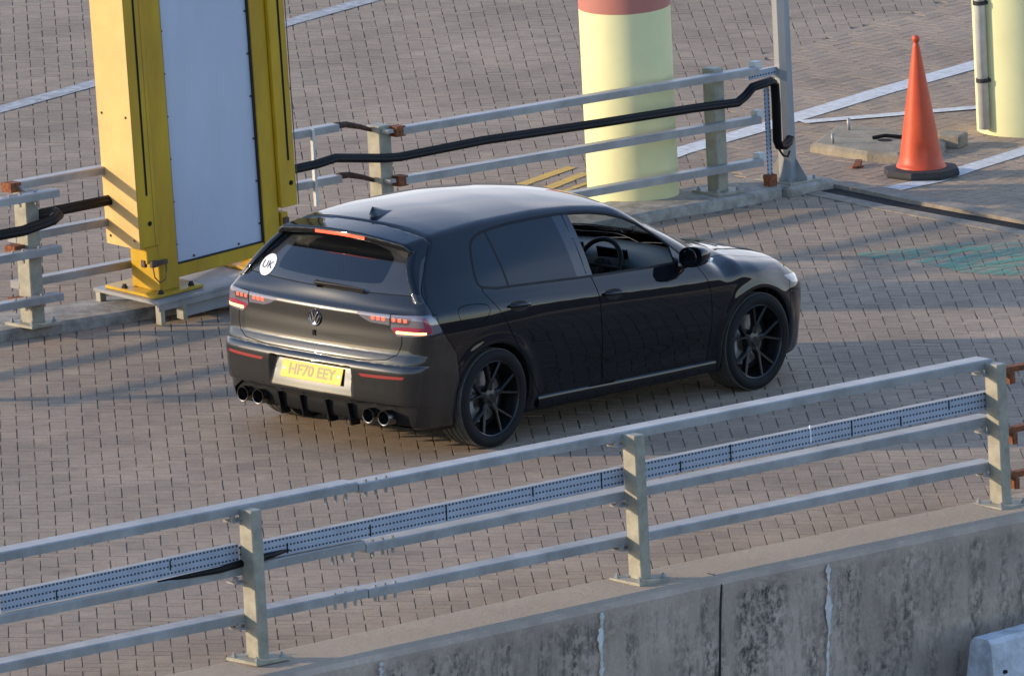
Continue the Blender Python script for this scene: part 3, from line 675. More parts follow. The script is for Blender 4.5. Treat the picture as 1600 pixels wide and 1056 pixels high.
# -- cabin: lining, floor, dashboard, wheel, seats
P, T = join(S, trim, bpil, seam, divd, sail, fd, fdb, rd, rdb, ff, ffb, wsf)
keep = ((P[T][:,:,2] > .55) & (np.abs(P[T][:,:,0] + .45) < 1.5)).all(1); L_ = compact((P, T[keep])); n_ = grad(L_[0]); n_ /= np.linalg.norm(n_, axis=1)[:,None]
L_ = (L_[0] - n_*.012, L_[1][:, ::-1]); raw('cabin_lining', *both(L_), 'interior', car, smooth=True)
m = MB(); m.obox((-.5,0,.45), (1.35,0,0), (0,.74,0), (0,0,.02)); m.obox((-1.62,0,.75), (.22,0,0), (0,.70,0), (0,0,.16)); part(m, 'cabin_floor', 'interior', car)
m = MB(); V = []; F = []; prof = [(1.08,.915),(.80,.935),(.62,.948),(.51,.940),(.46,.91),(.47,.85),(.50,.70),(.52,.5)]; ny = 24
for j in range(ny+1):
    y = -.76 + 1.52*j/ny
    for (x, z) in prof:
        hump = .030*math.exp(-((y+.37)/.20)**2)*(1 if x < .75 else .2); V.append((x + .02*hump - .22*(y*y) + (.0), y, z + hump - .05*y*y))
k = len(prof)
for j in range(ny):
    for i in range(k-1): F.append((j*k+i, j*k+i+1, (j+1)*k+i+1, (j+1)*k+i))
m.add(V, F); dash = part(m, 'dashboard', 'dash', car, smooth=True)
m = MB(); m.obox((.452,.0,.945), (.008,0,.003), (.0,.125,0), (-.02,0,.070), .003); sc_ = part(m, 'centre_screen', 'screen', dash)
for i in range(4):
    m = MB(); m.obox((.4395,.08-.05*i,.975), (.0006,0,0), (0,.007,0), (0,0,.006)); part(m, 'screen_icon', 'icon', sc_)
m = MB(); m.obox((.448,-.37,.955), (.008,0,.003), (0,.13,0), (-.015,0,.05), .003); part(m, 'instrument_display', 'screen', dash)
swc = Vector((.31,-.37,.905)); sa = Vector((-.92,0,.39)).normalized(); su = Vector((.39,0,.92)).normalized(); sw = Vector((0,1,0)); m = MB()
ring = [swc + su*.178*math.cos(t) + sw*.178*math.sin(t) for t in [2*math.pi*i/40 for i in range(41)]]; m.tube(ring, .0165, 10, cap=False)
wheelo = part(m, 'steering_wheel', 'black', car, smooth=True)
m = MB(); m.lathe(swc - sa*.03, sa, [(.0,.03),(.055,.028),(.065,.01),(.06,-.02)], 24)
for t in (90, -90, 180): m.tube([swc - sa*.01, swc + (su*math.cos(math.radians(t)) + sw*math.sin(math.radians(t)))*.172], .014, 8)
part(m, 'wheel_hub', 'black', wheelo, angle=50)
def seat(x, y, w, lab=None):
    s_ = MB(); s_.obox((x,y,.62), (.25,0,.03), (0,w,0), (0,0,.09), .05); s_.obox((x-.30,y,.90), (.07,0,.02), (0,w,0), (-.08,0,.29), .05)
    o = part(s_, 'seat', 'interior', car, angle=35); h = MB(); h.obox((x-.41,y,1.20), (.045,0,0), (0,.12,0), (-.01,0,.075), .03); part(h, 'headrest', 'interior', o, angle=35)
seat(-.10,-.37,.25); seat(-.10,.37,.25); seat(-.95,-.32,.28); seat(-.95,.32,.28)
# -- door mirrors
for sgn in (1, -1):
    m = MB(); V = []; F = []; c = Vector((.60,-.940*sgn,.995)); nu, nv = 20, 12
    for i in range(nu+1):
        t = i/nu; xx = -.045 + .17*t; s_ = (1 - t**2.2)**.5 if t < 1 else 0; s_ = max(s_, .02)*(1 if t > .04 else .97)
        for j in range(nv*2):
            th = 2*math.pi*j/(nv*2); cy = math.copysign(abs(math.cos(th))**.78, math.cos(th)); cz = math.copysign(abs(math.sin(th))**.78, math.sin(th))
            V.append(c + Vector((xx + .03*cy*(-1)*0, sgn*(-.100*cy*s_), .070*cz*s_ - .010*t + (.012*cy))))
    k = nv*2
    for i in range(nu):
        for j in range(k): F.append((i*k+j, i*k+(j+1)%k, (i+1)*k+(j+1)%k, (i+1)*k+j))
    F.append(tuple(range(k))); m.add(V, F); o = part(m, 'door_mirror', 'paint', car, smooth=True); o.data.set_sharp_from_angle(angle=math.radians(50))
    m = MB(); m.tube([Vector((.575,-.83*sgn,.93)), Vector((.61,-.89*sgn,.945))], [.035,.028], 12); part(m, 'mirror_foot', 'gloss', o)
    m = MB(); m.lathe(c + Vector((-.0475,0,0)), (-1,0,0), [(0,.002),(.052,.002),(.056,0)], 28); part(m, 'mirror_glass', 'screen', o)
    m = MB(); m.obox(c + Vector((.068,-.078*sgn,-.025)), Vector((.042,.024*sgn,0)), Vector((-.004,.008*sgn,0)), (0,0,.008), .003); part(m, 'indicator', 'indic', o)
# -- shark fin aerial
m = MB(); V = []; F = []; z0 = float(f_top(-1.40)); n = 16
for i in range(n+1):
    t = i/n; x = -1.51 + .22*t; w = .034*math.sin(math.pi*min(1, (t*.85+.15)))**.6*(1-t)**.35 + .002; h = .076*(1-t)**1.2*min(1, t*6+.25); zb = float(f_top(x)) - .004
    V += [(x,-w,zb), (x,-w*.35,zb+h*.65), (x-.02*(1-t),0,zb+h+.003), (x,w*.35,zb+h*.65), (x,w,zb)]
for i in range(n):
    for j in range(4): F.append((i*5+j, (i+1)*5+j, (i+1)*5+j+1, i*5+j+1))
m.add(V, F + [(0,1,2,3,4)]); part(m, 'roof_aerial', 'gloss', car, smooth=True)
m = MB()                                              # side skirts standing proud of the sill
for sgn in (1, -1):
    V = []; F = []; xs_ = np.linspace(-.86, .90, 30)
    for x in xs_:
        y = side_y(x, .245); e = .004*float(sm(x,-.86,-.80))*float(sm(x,.92,.86))
        for (dy, z) in ((.004,.262),(-.006-e,.250),(-.012-e,.225),(-.004-e*.5,.185),(.03,.176)): V.append((x, (y+dy)*sgn, z + .012*float(sm(x,.6,-.86))))
    for i in range(len(xs_)-1):
        for k in range(4): F.append((i*5+k, i*5+5+k, i*5+6+k, i*5+1+k))
    m = MB(); m.add(V, F); part(m, 'side_skirt', 'paint', car, angle=30)
# -- wheels
def wheel(cx, sgn, rot):
    c = Vector((cx, -.775*sgn, .3235)); ax = Vector((0,-sgn,0)); R = .3235
    w = bpy.data.objects.new('wheel', None); COL.objects.link(w); w.parent = car; w.location = c; w.empty_display_size = .1
    m = MB()
    pr = [(.242,-.112),(.262,-.118),(.290,-.122),(.308,-.116),(.318,-.104)]
    for k in range(5):
        a = -.088 + k*.044
        pr += [(R-.001,a-.015),(R,a),(R-.001,a+.015)]
        if k < 4: pr += [(R-.008,a+.0165),(R-.008,a+.0275)]
    q = [(.318,.104),(.308,.116),(.290,.122),(.275,.1215),(.262,.1185),(.250,.114),(.2435,.106)]
    m.lathe(c, ax, pr[:5], 72); m.lathe(c, ax, pr[4:] + q[:1], 72, 1); m.lathe(c, ax, q, 72)
    part(m, 'tyre', ['tyre', 'tread'], w, angle=35)
    m = MB(); m.lathe(c, ax, [(.2445,.104),(.247,.110),(.243,.113),(.236,.108),(.230,.090),(.222,.05),(.216,-.06),(.226,-.10),(.243,-.108)], 72)
    u = Vector((1,0,0)); vz = Vector((0,0,1))
    def sp(a, r, y): return c + (u*math.sin(a) + vz*math.cos(a))*r + ax*y
    for k in range(5):
        a0 = rot + k*2*math.pi/5
        def bar(a1, r1, w1, a2, r2, w2, y1, y2):
            A = sp(a1, r1, y1); B = sp(a2, r2, y2); e = (B-A).normalized(); t = ax.cross(e).normalized(); bk = ax*-.030
            V = [A - t*w1, A + t*w1, B + t*w2, B - t*w2, A - t*w1*.55 + ax*.007, A + t*w1*.55 + ax*.007, B + t*w2*.55 + ax*.007, B - t*w2*.55 + ax*.007]
            V += [V[0]+bk, V[1]+bk, V[2]+bk, V[3]+bk]
            m.add(V, [(4,5,6,7),(0,1,5,4),(1,2,6,5),(2,3,7,6),(3,0,4,7),(0,8,9,1),(1,9,10,2),(2,10,11,3),(3,11,8,0)])
        bar(a0, .035, .026, a0, .105, .017, .070, .078)
        for s_ in (-1, 1): bar(a0 + s_*.03, .095, .011, a0 + s_*.27, .236, .0095, .078, .098)
    m.lathe(c, ax, [(.0,.088),(.026,.088),(.030,.082),(.060,.076),(.066,.060),(.066,.02)], 36)
    part(m, 'rim', 'rim', w, angle=30)
    for k in range(5):
        pass
    m = MB(); m.lathe(c, ax, [(.0,.030),(.070,.030),(.075,.008),(.165,.006),(.170,.0),(.170,-.012),(.0,-.012)], 48); part(m, 'brake_disc', 'disc', w, angle=30)
    m = MB(); V = []
    for i in range(9):
        a = math.radians(-140 + 70*i/8) if cx < 0 else math.radians(-125 + 70*i/8)
        for (r, y) in ((.120,.030),(.185,.030),(.190,-.03),(.115,-.03)): V.append(sp(a*1, r, y))
    m.add(V, [(i*4+k, i*4+(k+1)%4, i*4+4+(k+1)%4, i*4+4+k) for i in range(8) for k in range(4)] + [(0,1,2,3),(35,34,33,32)]); part(m, 'brake_caliper', 'caliper', w, angle=40)
    m = MB(); m.lathe(c, ax, [(.0,-.014),(.215,-.014),(.215,-.10)], 36); part(m, 'wheel_backing', 'gap', w)
wheel(-1.314, 1, .02); wheel(1.314, 1, .12); wheel(-1.314, -1, .3); wheel(1.314, -1, .5)
# ================================================================ ground, paving, kerbs
G = Vector((-.070, .010, .997)).normalized()           # true vertical: the lane itself falls away to the right
def herring(name, poly, rot, mk, label=None, origin=(0,0), z=0.0):
    poly = np.array(poly, float); c, s = math.cos(rot), math.sin(rot); u = .107
    R = np.array([[c, -s], [s, c]]); loc = (poly - origin) @ R; lo = np.floor(loc.min(0)/u).astype(int) - 2; hi = np.ceil(loc.max(0)/u).astype(int) + 2
    I, J = np.meshgrid(np.arange(lo[0], hi[0]), np.arange(lo[1], hi[1]), indexing='ij'); I = I.ravel(); J = J.ravel(); mm = (I - J) % 4
    cen = []; half = []
    a = mm == 0; b = mm == 3
    cen = np.concatenate([np.stack([I[a]+1, J[a]+.5], -1), np.stack([I[b]+.5, J[b]+1], -1)])*u
    half = np.concatenate([np.tile([u, u/2], (a.sum(), 1)), np.tile([u/2, u], (b.sum(), 1))])
    W_ = cen @ R.T + origin; keep = sdf(W_, poly) < .03; cen = cen[keep]; half = half[keep]; n = len(cen)
    jit = RNG.normal(0, .0012, (n, 2)); dz = RNG.normal(0, .0005, n); tilt = RNG.normal(0, .0035, (n, 2))
    V = np.zeros((n, 8, 3)); k = 0
    for lvl, (ins, h) in enumerate(((.0026, -.007), (.0044, 0.0))):
        for (sx, sy) in ((-1,-1),(1,-1),(1,1),(-1,1)):
            o = np.stack([sx*(half[:,0]-ins), sy*(half[:,1]-ins)], -1); q = (cen + jit + o) @ R.T + origin
            V[:, k, :2] = q; V[:, k, 2] = z + h + (dz + (o*tilt).sum(1)) ; k += 1
    F = np.array([(4,5,6,7),(0,1,5,4),(1,2,6,5),(2,3,7,6),(3,0,4,7)])
    Fs = (F[None] + (np.arange(n)*8)[:,None,None]).reshape(-1, 4)
    me = bpy.data.meshes.new(name); me.vertices.add(n*8); me.vertices.foreach_set('co', V.ravel())
    me.loops.add(len(Fs)*4); me.loops.foreach_set('vertex_index', Fs.ravel().astype(np.int32)); me.polygons.add(len(Fs))
    me.polygons.foreach_set('loop_start', (np.arange(len(Fs))*4).astype(np.int32)); me.update(calc_edges=True); me.validate()
    at = me.attributes.new('tone', 'FLOAT', 'FACE'); at.data.foreach_set('value', np.repeat(np.clip(RNG.normal(.5, .17, n), 0, 1), 5).astype(np.float32))
    me.shade_flat(); me.materials.append(MT[mk]); o = bpy.data.objects.new(name, me); COL.objects.link(o); return tag(o, kind='structure')
def flat(name, pts, m, z, kind='structure', lift=None):
    return tag(raw(name, [(p[0], p[1], z) for p in pts], [tuple(range(len(pts)))], m), kind=kind)
BIG = 900
wall_in = [(-60,-2.2),(-6.9,-4.00),(.04,-4.33),(60,-7.3)]
flat('ground', [(-BIG,BIG),(-BIG,-2.2),(-60,-2.2),(-6.9,-4.10),(.04,-4.4),(60,-7.3),(BIG,-7.3),(BIG,BIG)], 'joint', -.008)
flat('lower_ground', [(-BIG,10),(-BIG,-BIG),(BIG,-BIG),(BIG,10)], 'asphalt', -1.45)
KF = [(-12,5.6),(-3,4.28),(-.81,3.93),(1.23,3.69),(4,3.65),(5.64,3.64),(6.6,3.58),(6.95,3.62),(7.15,3.80)]       # kerb face
DR = [(7.40,4.0),(7.37,3.55),(7.32,3.20),(7.25,2.8),(7.19,2.18),(7.14,1.57),(7.02,.5),(6.8,-1.0),(6.5,-2.5)]       # drain centre line
road = [(-12,-3.8),(-6.9,-3.99),(.04,-4.33),(8,-4.75),(9,-4.8),(6.1,-1.0)] + [(x-.2,y) for x, y in DR[::-1][1:]] + KF[::-1][1:]
herring('lane_paving', road, math.radians(-46.2), 'pave', origin=(.013,.02))
ZB = [(7.2,3.9),(7.9,5.2),(11.65,7.65),(15.65,8.45),(26,10.5)]
herring('plaza_paving', [(-12,6.0),(-3,4.75),(1.2,4.15),(6.9,4.05)] + ZB[1:] + [(26,26),(-2,22)], math.radians(-46.2), 'pave', origin=(.05,.03))
herring('forecourt_paving', ZB + [(24,4),(12,-2.5)] + [(x+.2,y) for x, y in DR[::-1]], math.radians(6), 'pave')
# kerb strip
def offs(pts, d):
    out = []
    for i, p in enumerate(pts):
        a = np.array(pts[max(i-1,0)]); b = np.array(pts[min(i+1,len(pts)-1)]); t = (b-a)/np.linalg.norm(b-a); out.append((p[0]-t[1]*d, p[1]+t[0]*d))
    return out
def strip3(name, line, prof, m, z0=0, ends=True):     # sweep a (sideways, height) profile along a ground line
    n = len(prof); V = []; F = []; Ls = [offs(line, dd) for dd, _ in prof]
    for i in range(len(line)):
        for k in range(n): V.append((Ls[k][i][0], Ls[k][i][1], z0 + prof[k][1]))
    for i in range(len(line)-1):
        for k in range(n-1): F.append((i*n+k, i*n+k+1, (i+1)*n+k+1, (i+1)*n+k))
    if ends: F += [tuple(range(n))[::-1], tuple((len(line)-1)*n + k for k in range(n))]
    return raw(name, V, F, m)
def dense(line, step=.25):
    out = []
    for a, b in zip(line[:-1], line[1:]):
        a = np.array(a); b = np.array(b); k = max(1, int(np.linalg.norm(b-a)/step))
        out += [tuple(a + (b-a)*i/k) for i in range(k)]
    return out + [line[-1]]
ks = dense(KF); ks = [(x + RNG.normal(0,.004), y + RNG.normal(0,.004)) for x, y in ks]
tag(strip3('kerb', ks, [(0,-.03),(.006,.055),(.03,.075),(.30,.080),(.52,.070),(.53,-.03)], 'kerb'), kind='structure')
dl = dense(DR, .15)
tag(strip3('drain_edging', dl, [(-.23,-.02),(-.23,.006),(-.095,.010),(-.092,-.02)], 'concstrip'), kind='structure')
tag(strip3('drain_edging', dl, [(.092,-.02),(.095,.030),(.26,.032),(.27,-.02)], 'concstrip'), kind='structure')
drain = empty('drainage_channel', (7.40,2.9,0), 'long dark iron drain grating set flush between concrete strips right of the lamp post base', 'drain')
V = []; F = []
o_ = strip3('channel_bed', dl, [(-.092,-.02),(-.090,-.014),(.090,-.014),(.092,-.02)], 'gap'); o_.parent = drain
for v in o_.data.vertices: v.co -= drain.location
m = MB(); la = offs(dl, -.066); lb = offs(dl, .066)
fine = dense(DR, .022); fa = offs(fine, -.088); fb = offs(fine, .088)
for i in range(0, len(fine)-1):
    a = Vector((*fa[i], -.002)); b = Vector((*fb[i], -.002)); e = (b-a)/2; t = Vector((e.y,-e.x,0)).normalized()*.006
    m.obox((a+b)/2, e, t, (0,0,.006))
part(m, 'grating', 'grate', drain)
# markings
def band(name, pts, w, mk, z=.0045):
    a = offs(pts, -w/2); b = offs(pts, w/2); n = len(pts)
    return tag(raw(name, [(x,y,z) for x, y in a] + [(x,y,z) for x, y in b], [(i,i+1,n+i+1,n+i) for i in range(n-1)], mk), kind='structure')
band('white_line', [(6.6,5.0),(7.85,5.36),(9.3,5.62),(10.8,5.92),(12.15,6.15),(16,6.9)], .20, 'markw')
band('white_line', [(9.42,5.50),(10.1,5.22),(10.75,4.96),(11.9,4.5)], .13, 'markw', .0085)
band('white_line', [(7.72,3.24),(8.20,3.24),(8.75,3.37),(9.60,3.53),(12,4.1)], .17, 'markw')
band('faded_line', [(4.2,9.9),(5.87,10.25),(7.22,10.53),(10.18,11.31),(11.49,11.59),(15,12.4)], .17, 'markf')
for k, (a, b) in enumerate((((5.95,5.28),(6.86,5.52)), ((5.9,5.02),(6.74,5.28)), ((5.85,4.85),(6.6,5.05)))): band('yellow_line', [a, b], .09 if k < 2 else .05, 'marky')
MT['green'] = mat('worn_green_paint', (.05,.40,.30), .85)
t_ = MT['green'].node_tree; bs = t_.nodes['Principled BSDF']; n_ = N(t_, 'ShaderNodeTexNoise'); n_.inputs['Scale'].default_value = 3.2; n_.inputs['Detail'].default_value = 9; n_.inputs['Roughness'].default_value = .75
tc_ = N(t_, 'ShaderNodeTexCoord'); mp_ = N(t_, 'ShaderNodeMapping'); mp_.inputs['Rotation'].default_value = (0,0,math.radians(45)); mp_.inputs['Scale'].default_value = (.8,4.5,1); t_.links.new(tc_.outputs['Object'], mp_.inputs[0]); t_.links.new(mp_.outputs[0], n_.inputs['Vector'])
mr_ = N(t_, 'ShaderNodeMapRange'); mr_.inputs[1].default_value = .47; mr_.inputs[2].default_value = .54; mr_.inputs[4].default_value = .5; t_.links.new(n_.outputs['Fac'], mr_.inputs[0]); t_.links.new(mr_.outputs[0], bs.inputs['Alpha'])
flat('green_paint_smear', [(5.55,1.80),(5.95,1.65),(6.4,1.47),(6.75,1.15),(6.8,.5),(6.4,0),(6.0,0.1),(5.6,.5),(5.5,.8),(5.6,1.2),(5.5,1.6)], 'green', .0048)
# ================================================================ parapet wall
WI = [(-12,-3.86),(-6.9,-4.00),(-3.3,-4.12),(.04,-4.33),(8,-4.85)]
m = MB(); V = []; F = []
wl = dense(WI, .3)
prof = [(.04,-.02),(0,.004),(-.05,.018),(-.40,.006),(-.44,-.012),(-.46,-.045),(-.455,-.16),(-.45,-1.6)]
w_ = strip3('parapet_wall', wl, prof, 'wall')
for p in w_.data.polygons: p.use_smooth = False
tag(w_, 'stained grey concrete parapet wall carrying the near railings with white drips down its face', 'wall')
e0 = Vector((-3.0+0,-4.57,0))
m = MB(); m.tube([(-3.42,-4.46,.004),(-3.42,-4.51,.004),(-3.425,-4.576,-.05),(-3.43,-4.573,-.2),(-3.43,-4.57,-1.5)], .008, 6); jn = part(m, 'expansion_joint', 'grate', w_)
def drip(x, y, z0, z1, w):
    V = []; F = []; n = 60
    for i in range(n+1):
        t = i/n; z = z0 + (z1-z0)*t; a = w*max(.12, .55 + .5*math.sin(i*.37+x*9)*math.sin(i*.11) + RNG.normal(0,.22)); cx = x + .006*math.sin(i*.23+x) + RNG.normal(0,.003)
        yy = lambda q: y - .004 - (q-x)*.045
        V += [(cx-a, yy(cx-a), z), (cx+a*.8, yy(cx+a), z)]
    F = [(2*i, 2*i+2, 2*i+3, 2*i+1) for i in range(n)]
    mb = MB(); mb.add(V, F); o = part(mb, 'lime_drip', 'markw', w_)
    return o
# ================================================================ railings
class Fence:                                      # local frame: s along, t towards the back, h along true vertical
    def __init__(f, A, B):
        f.A = Vector((*A,)); e = Vector(B) - f.A; f.e = e.normalized(); f.t = (G.cross(f.e)).normalized()
    def p(f, s, t, h): return f.A + f.e*s + f.t*t + G*h
    def rail(f, mb, s0, s1, h0, h1, t, hh=.028, tt=.062, ch=.008):      # box rail with a chamfered upper front edge
        a = f.p(s0, t, h0); b = f.p(s1, t, h1); e = b - a; u = G
        prof = [(-tt,-hh),(-tt,hh-ch),(-tt+ch*.9,hh),(tt,hh),(tt,-hh)]
        P0 = [a + f.t*x + u*y for x, y in prof]; mb.prism(P0, e); return mb
    def bolt(f, mb, s, t, h, r=.010, l=.012, d=1): mb.lathe(f.p(s,t,h), G*d, [(0,l),(r,l),(r,0)], 6); return mb
def post(f, s, h, par, t0=-.0, w=.045, m_='galv_warm', plate=True, dep=.055, base=0.0, hw=None):
    m = MB(); m.obox(f.p(s, t0, base + h/2), f.e*w, f.t*dep, G*h/2, .006); o = part(m, 'post', m_, par)
    if plate:
        m = MB(); m.obox(f.p(s, t0, base+.008), f.e*.14, f.t*.13, G*.011, .003); b = part(m, 'base_plate', m_, o)
        for a in (-1,1):
            for c in (-1,1):
                m = MB(); m.lathe(f.p(s+.105*a, t0+.095*c, base+.019), G, [(0,.028),(.009,.028),(.009,.014),(.017,.014),(.017,0)], 6); part(m, 'anchor_bolt', 'galv', b)
    return o
NF = Fence((-7.14,-4.13,.003), (-.60,-4.46,-.015))
nf = empty('guard_railing', NF.p(0,0,0), 'near galvanised three rail barrier bolted along the top of the stained parapet wall', 'railing')
HT, HM, HB = .915, .540, .262
for s in (-3.4, 0, 3.285, 6.58): post(NF, s, .918, nf, base=.016)
def railset(f, par, h0, h1, s0, s1, t=.11, bracket=(), mk='galv', hh=.028, tt=.062):
    m = MB(); f.rail(m, s0, s1, h0, h1, t, hh, tt); return part(m, 'rail', mk, par)
for (h, d) in ((HT,.012),(HM,.02),(HB,.005)):
    for (a, b) in ((-6.5,.955 if h == HT else .99),(.965 if h == HT else 1.0,6.60)):
        r = railset(NF, nf, h, h + d*(b-a)/6.6, a, b)
    for s in (-3.4, 0, 3.285, 6.60):
        m = MB(); m.obox(NF.p(s-.045, .07, h-.050), NF.e*.07, NF.t*.045, G*.006); m.obox(NF.p(s-.10, .05, h-.035), NF.e*.012, NF.t*.012, G*.02); part(m, 'rail_bracket', 'galv', nf)
    j = .96 if h == HT else .99
    for k in (-3,-2,-1,1,2,3):
        m = MB(); m.lathe(NF.p(j+.085*k, .075, h-.062), G, [(0,0),(.011,0),(.011,.034),(.006,.034),(.006,.090),(.013,.090),(.013,.105),(0,.105)], 6); part(m, 'splice_bolt', 'galv', nf)
for h in (.865,.475,.185):
    m = MB(); m.obox(NF.p(6.95,.02,h), NF.e*.29, NF.t*.004, G*.016); m.obox(NF.p(6.95,.045,h+.016), NF.e*.29, NF.t*.028, G*.003); m.obox(NF.p(6.72,.0,h-.045), NF.e*.02, NF.t*.02, G*.035)
    q = part(m, 'rusty_rail', 'rust', nf); q['label'] = 'rust brown angle rail bolted to the right hand post'
post(NF, 7.35, .945, nf, w=.04)
bpy.data.objects
def tray(f, name, s0, s1, h0, h1, t, half, par, uvs=1.0):
    a = f.p(s0, t, h0); L = (f.p(s1,t,h1) - a); mb = MB(); ln = L.length; hh = half
    mb.add([a - G*hh, a + L - G*hh, a + L + G*hh, a + G*hh], [(0,1,2,3)], 0, [(0,0),(ln,0),(ln,2*hh),(0,2*hh)])
    for sg in (-1, 1):
        q = a + G*hh*sg; mb.add([q, q + L, q + L + f.t*.05, q + f.t*.05], [(0,1,2,3)], 1, [(0.001,0.001)]*4)
    return part(mb, name, ['tray','galv'], par)
ct = empty('cable_tray', NF.p(0,.09,.69), 'blue grey perforated steel cable tray running along the near railing between its upper rails', 'cable tray')
for (a, b, h0) in ((-6.5,-2.0,.648),(-2.0,-.05,.648),(-.05,3.25,.650),(3.25,6.58,.672)): tray(NF, 'tray_length', a+.002, b-.002, h0 + .0*a, h0+.018, .060, .055, ct)
for s, o_z, o_h in ((-1.55,-.02,.03),(-.62,.02,.03),(.35,-.02,.032),(1.05,-.015,.035),(1.7,0,.05),(2.45,.02,.03),(3.05,0,.05),(3.75,-.02,.035),(4.2,0,.055),(5.3,.0,.05),(5.75,-.02,.03),(6.2,.02,.03)):
    m = MB(); m.obox(NF.p(s,.058,.656+o_z+(.003*s if s < 3.25 else .004*s+.006)), NF.e*.0028, NF.t*.003, G*o_h); part(m, 'strap', 'gap' if s != 5.0 else 'white', ct)
m = MB(); m.obox(NF.p(4.92,.056,.700), NF.e*.006, NF.t*.003, G*.055); q = part(m, 'strap', 'white', ct); q['label'] = 'white cable tie'
m = MB(); m.tube([NF.p(-.72,.07,.588), NF.p(-.5,.05,.590), NF.p(-.25,.03,.595), NF.p(0,.055,.605), NF.p(.2,.045,.618), NF.p(.42,.075,.625)], [.004,.014,.020,.024,.020,.006], 10)
o = part(m, 'loose_cable', 'cable', None, smooth=True) if False else None
o = m.build('loose_cable', 'cable', None, smooth=True); tag(o, 'thin black cable sagging behind the left post of the near railing', 'cable')
drip(-4.52,-4.550,-.05,-.80,.030); drip(-2.48,-4.642,-.05,-1.3,.026); drip(-6.45,-4.484,-.055,-.16,.026)
# far railings on the kerb strip
FF_ = Fence((-.52,3.95,.078), (6.39,3.80,.078))
r1 = empty('guard_railing', FF_.p(0,0,0), 'cut short railing end at the left edge with rusty brackets on its post', 'railing')
post(FF_, .04, .93, r1, w=.06, dep=.06)
for (h, e) in ((.895,.22),(.510,.21),(.185,.20)): railset(FF_, r1, h+.02, h, -3.6, e, t=-.105, hh=.026, tt=.042)
for h in (.93,.50,.14):
    m = MB(); m.obox(FF_.p(-.09,.0,h+.03), FF_.e*.05, FF_.t*.045, G*.032); q = part(m, 'rusty_bracket', 'rust', r1)
    m = MB(); m.lathe(FF_.p(-.06,-.05,h+.03), -FF_.t, [(0,.03),(.013,.03),(.013,0)], 6); part(m, 'bracket_bolt', 'galv', r1)
post(FF_, -3.4, .93, r1, w=.05)
for s in (-.22,-.12,.03):
    for h in (.895,.510,.185):
        m = MB(); m.lathe(FF_.p(s, -.105, h-.058), G, [(0,0),(.010,0),(.010,.032),(.005,.032),(.005,.084),(.012,.084),(.012,.097),(0,.097)], 6); part(m, 'splice_bolt', 'galv', r1)
r2 = empty('guard_railing', FF_.p(1.6,0,0), 'far railing section passing behind the yellow frame with a thin white upright', 'railing')
for (h, d) in ((.945,0),(.585,0),(.268,0)): railset(FF_, r2, h, h+d, -.02, 3.17, t=.09, hh=.026, tt=.042)
m = MB(); m.obox(FF_.p(2.90,.05,.70), FF_.e*.012, FF_.t*.012, G*.27); part(m, 'white_upright', 'pipe', r2)
for h in (.955,.600,.285):
    m = MB(); m.tube([FF_.p(3.17,.09,h), FF_.p(3.28,.09,h-.005), FF_.p(3.38,.05,h-.03), FF_.p(3.46,.02,h-.06)], [.024,.022,.018,.014], 8); part(m, 'rusty_end', 'rustdark', r2)
r3 = empty('guard_railing', FF_.p(5.3,0,0), 'long far railing crossing in front of the fat yellow pillar', 'railing')
post(FF_, 3.51, .93, r3, w=.06, dep=.06); post(FF_, 6.98, .905, r3, w=.055, dep=.055)
for (h0, h1) in ((.885,.850),(.535,.495),(.215,.185)):
    railset(FF_, r3, h0, h1, 3.62, 7.33, t=-.09, hh=.026, tt=.042)
    m = MB(); m.obox(FF_.p(3.60,-.09,h0), FF_.e*.045, FF_.t*.037, G*.036); part(m, 'rusty_bracket', 'rust', r3)
    m = MB(); m.obox(FF_.p(7.37,-.06,h1+.03), FF_.e*.035, FF_.t*.03, G*.03); part(m, 'end_bracket', 'pipe', r3)
    m = MB(); m.obox(FF_.p(3.50,-.09,h0+.01), FF_.e*.03, FF_.t*.03, G*.012); part(m, 'rail_bracket', 'galv', r3)
# black cable bundles
def cable(name, pts, r, label, offset=.0):
    mb = MB(); P = [FF_.p(*q) for q in pts]
    for (a, b) in ((0,.35*r),(.5*r,-.4*r),(-.55*r,-.25*r)):
        mb.tube([p + FF_.t*a + G*b for p in P], r*.72, 8)
    o = mb.build(name, 'cable', None, smooth=True); return tag(o, label, 'cable')
cable('cable_bundle', [(1.2,-.13,.735),(2.30,-.13,.755),(2.72,-.13,.765),(2.92,-.13,.785),(3.4,-.135,.722),(3.55,-.14,.712),(4.4,-.14,.720),(5.6,-.14,.690),(6.6,-.14,.672),(7.06,-.14,.655),(7.16,-.13,.690),(7.24,-.13,.742),(7.46,-.12,.762),(7.50,-.12,.74),(7.505,-.12,.60),(7.50,-.12,.33),(7.52,-.12,.285),(7.58,-.11,.275),(7.66,-.08,.29),(7.74,-.03,.325)], .030,
      'long black cable bundle strapped along the far railing and turning down beside the lamp post')
cable('cable_bundle', [(.03,.04,.70),(.20,.03,.733),(.85,.03,.742),(1.3,.03,.745)], .034, 'short black cable bundle running from the cut railing post to the yellow frame')
cable('cable_bundle', [(-3.5,-.17,.70),(-.18,-.17,.690),(.10,-.17,.725),(.19,-.15,.755),(.20,-.10,.76)], .034, 'black cable bundle entering at the left picture edge in front of the railing post')
m = MB(); P = [FF_.p(7.53,-.10,.26), FF_.p(7.58,-.10,.20), FF_.p(7.64,-.09,.185), FF_.p(7.70,-.06,.22), FF_.p(7.76,-.02,.245)]; m.tube(P, .008, 6)
tag(m.build('thin_cable', 'cable', None, smooth=True), 'thin black cable looping below the bundle at the lamp post', 'cable')
vt = empty('cable_tray', FF_.p(7.44,-.1,.05), 'narrow upright perforated tray with rusty foot carrying the cables beside the lamp post', 'cable tray')
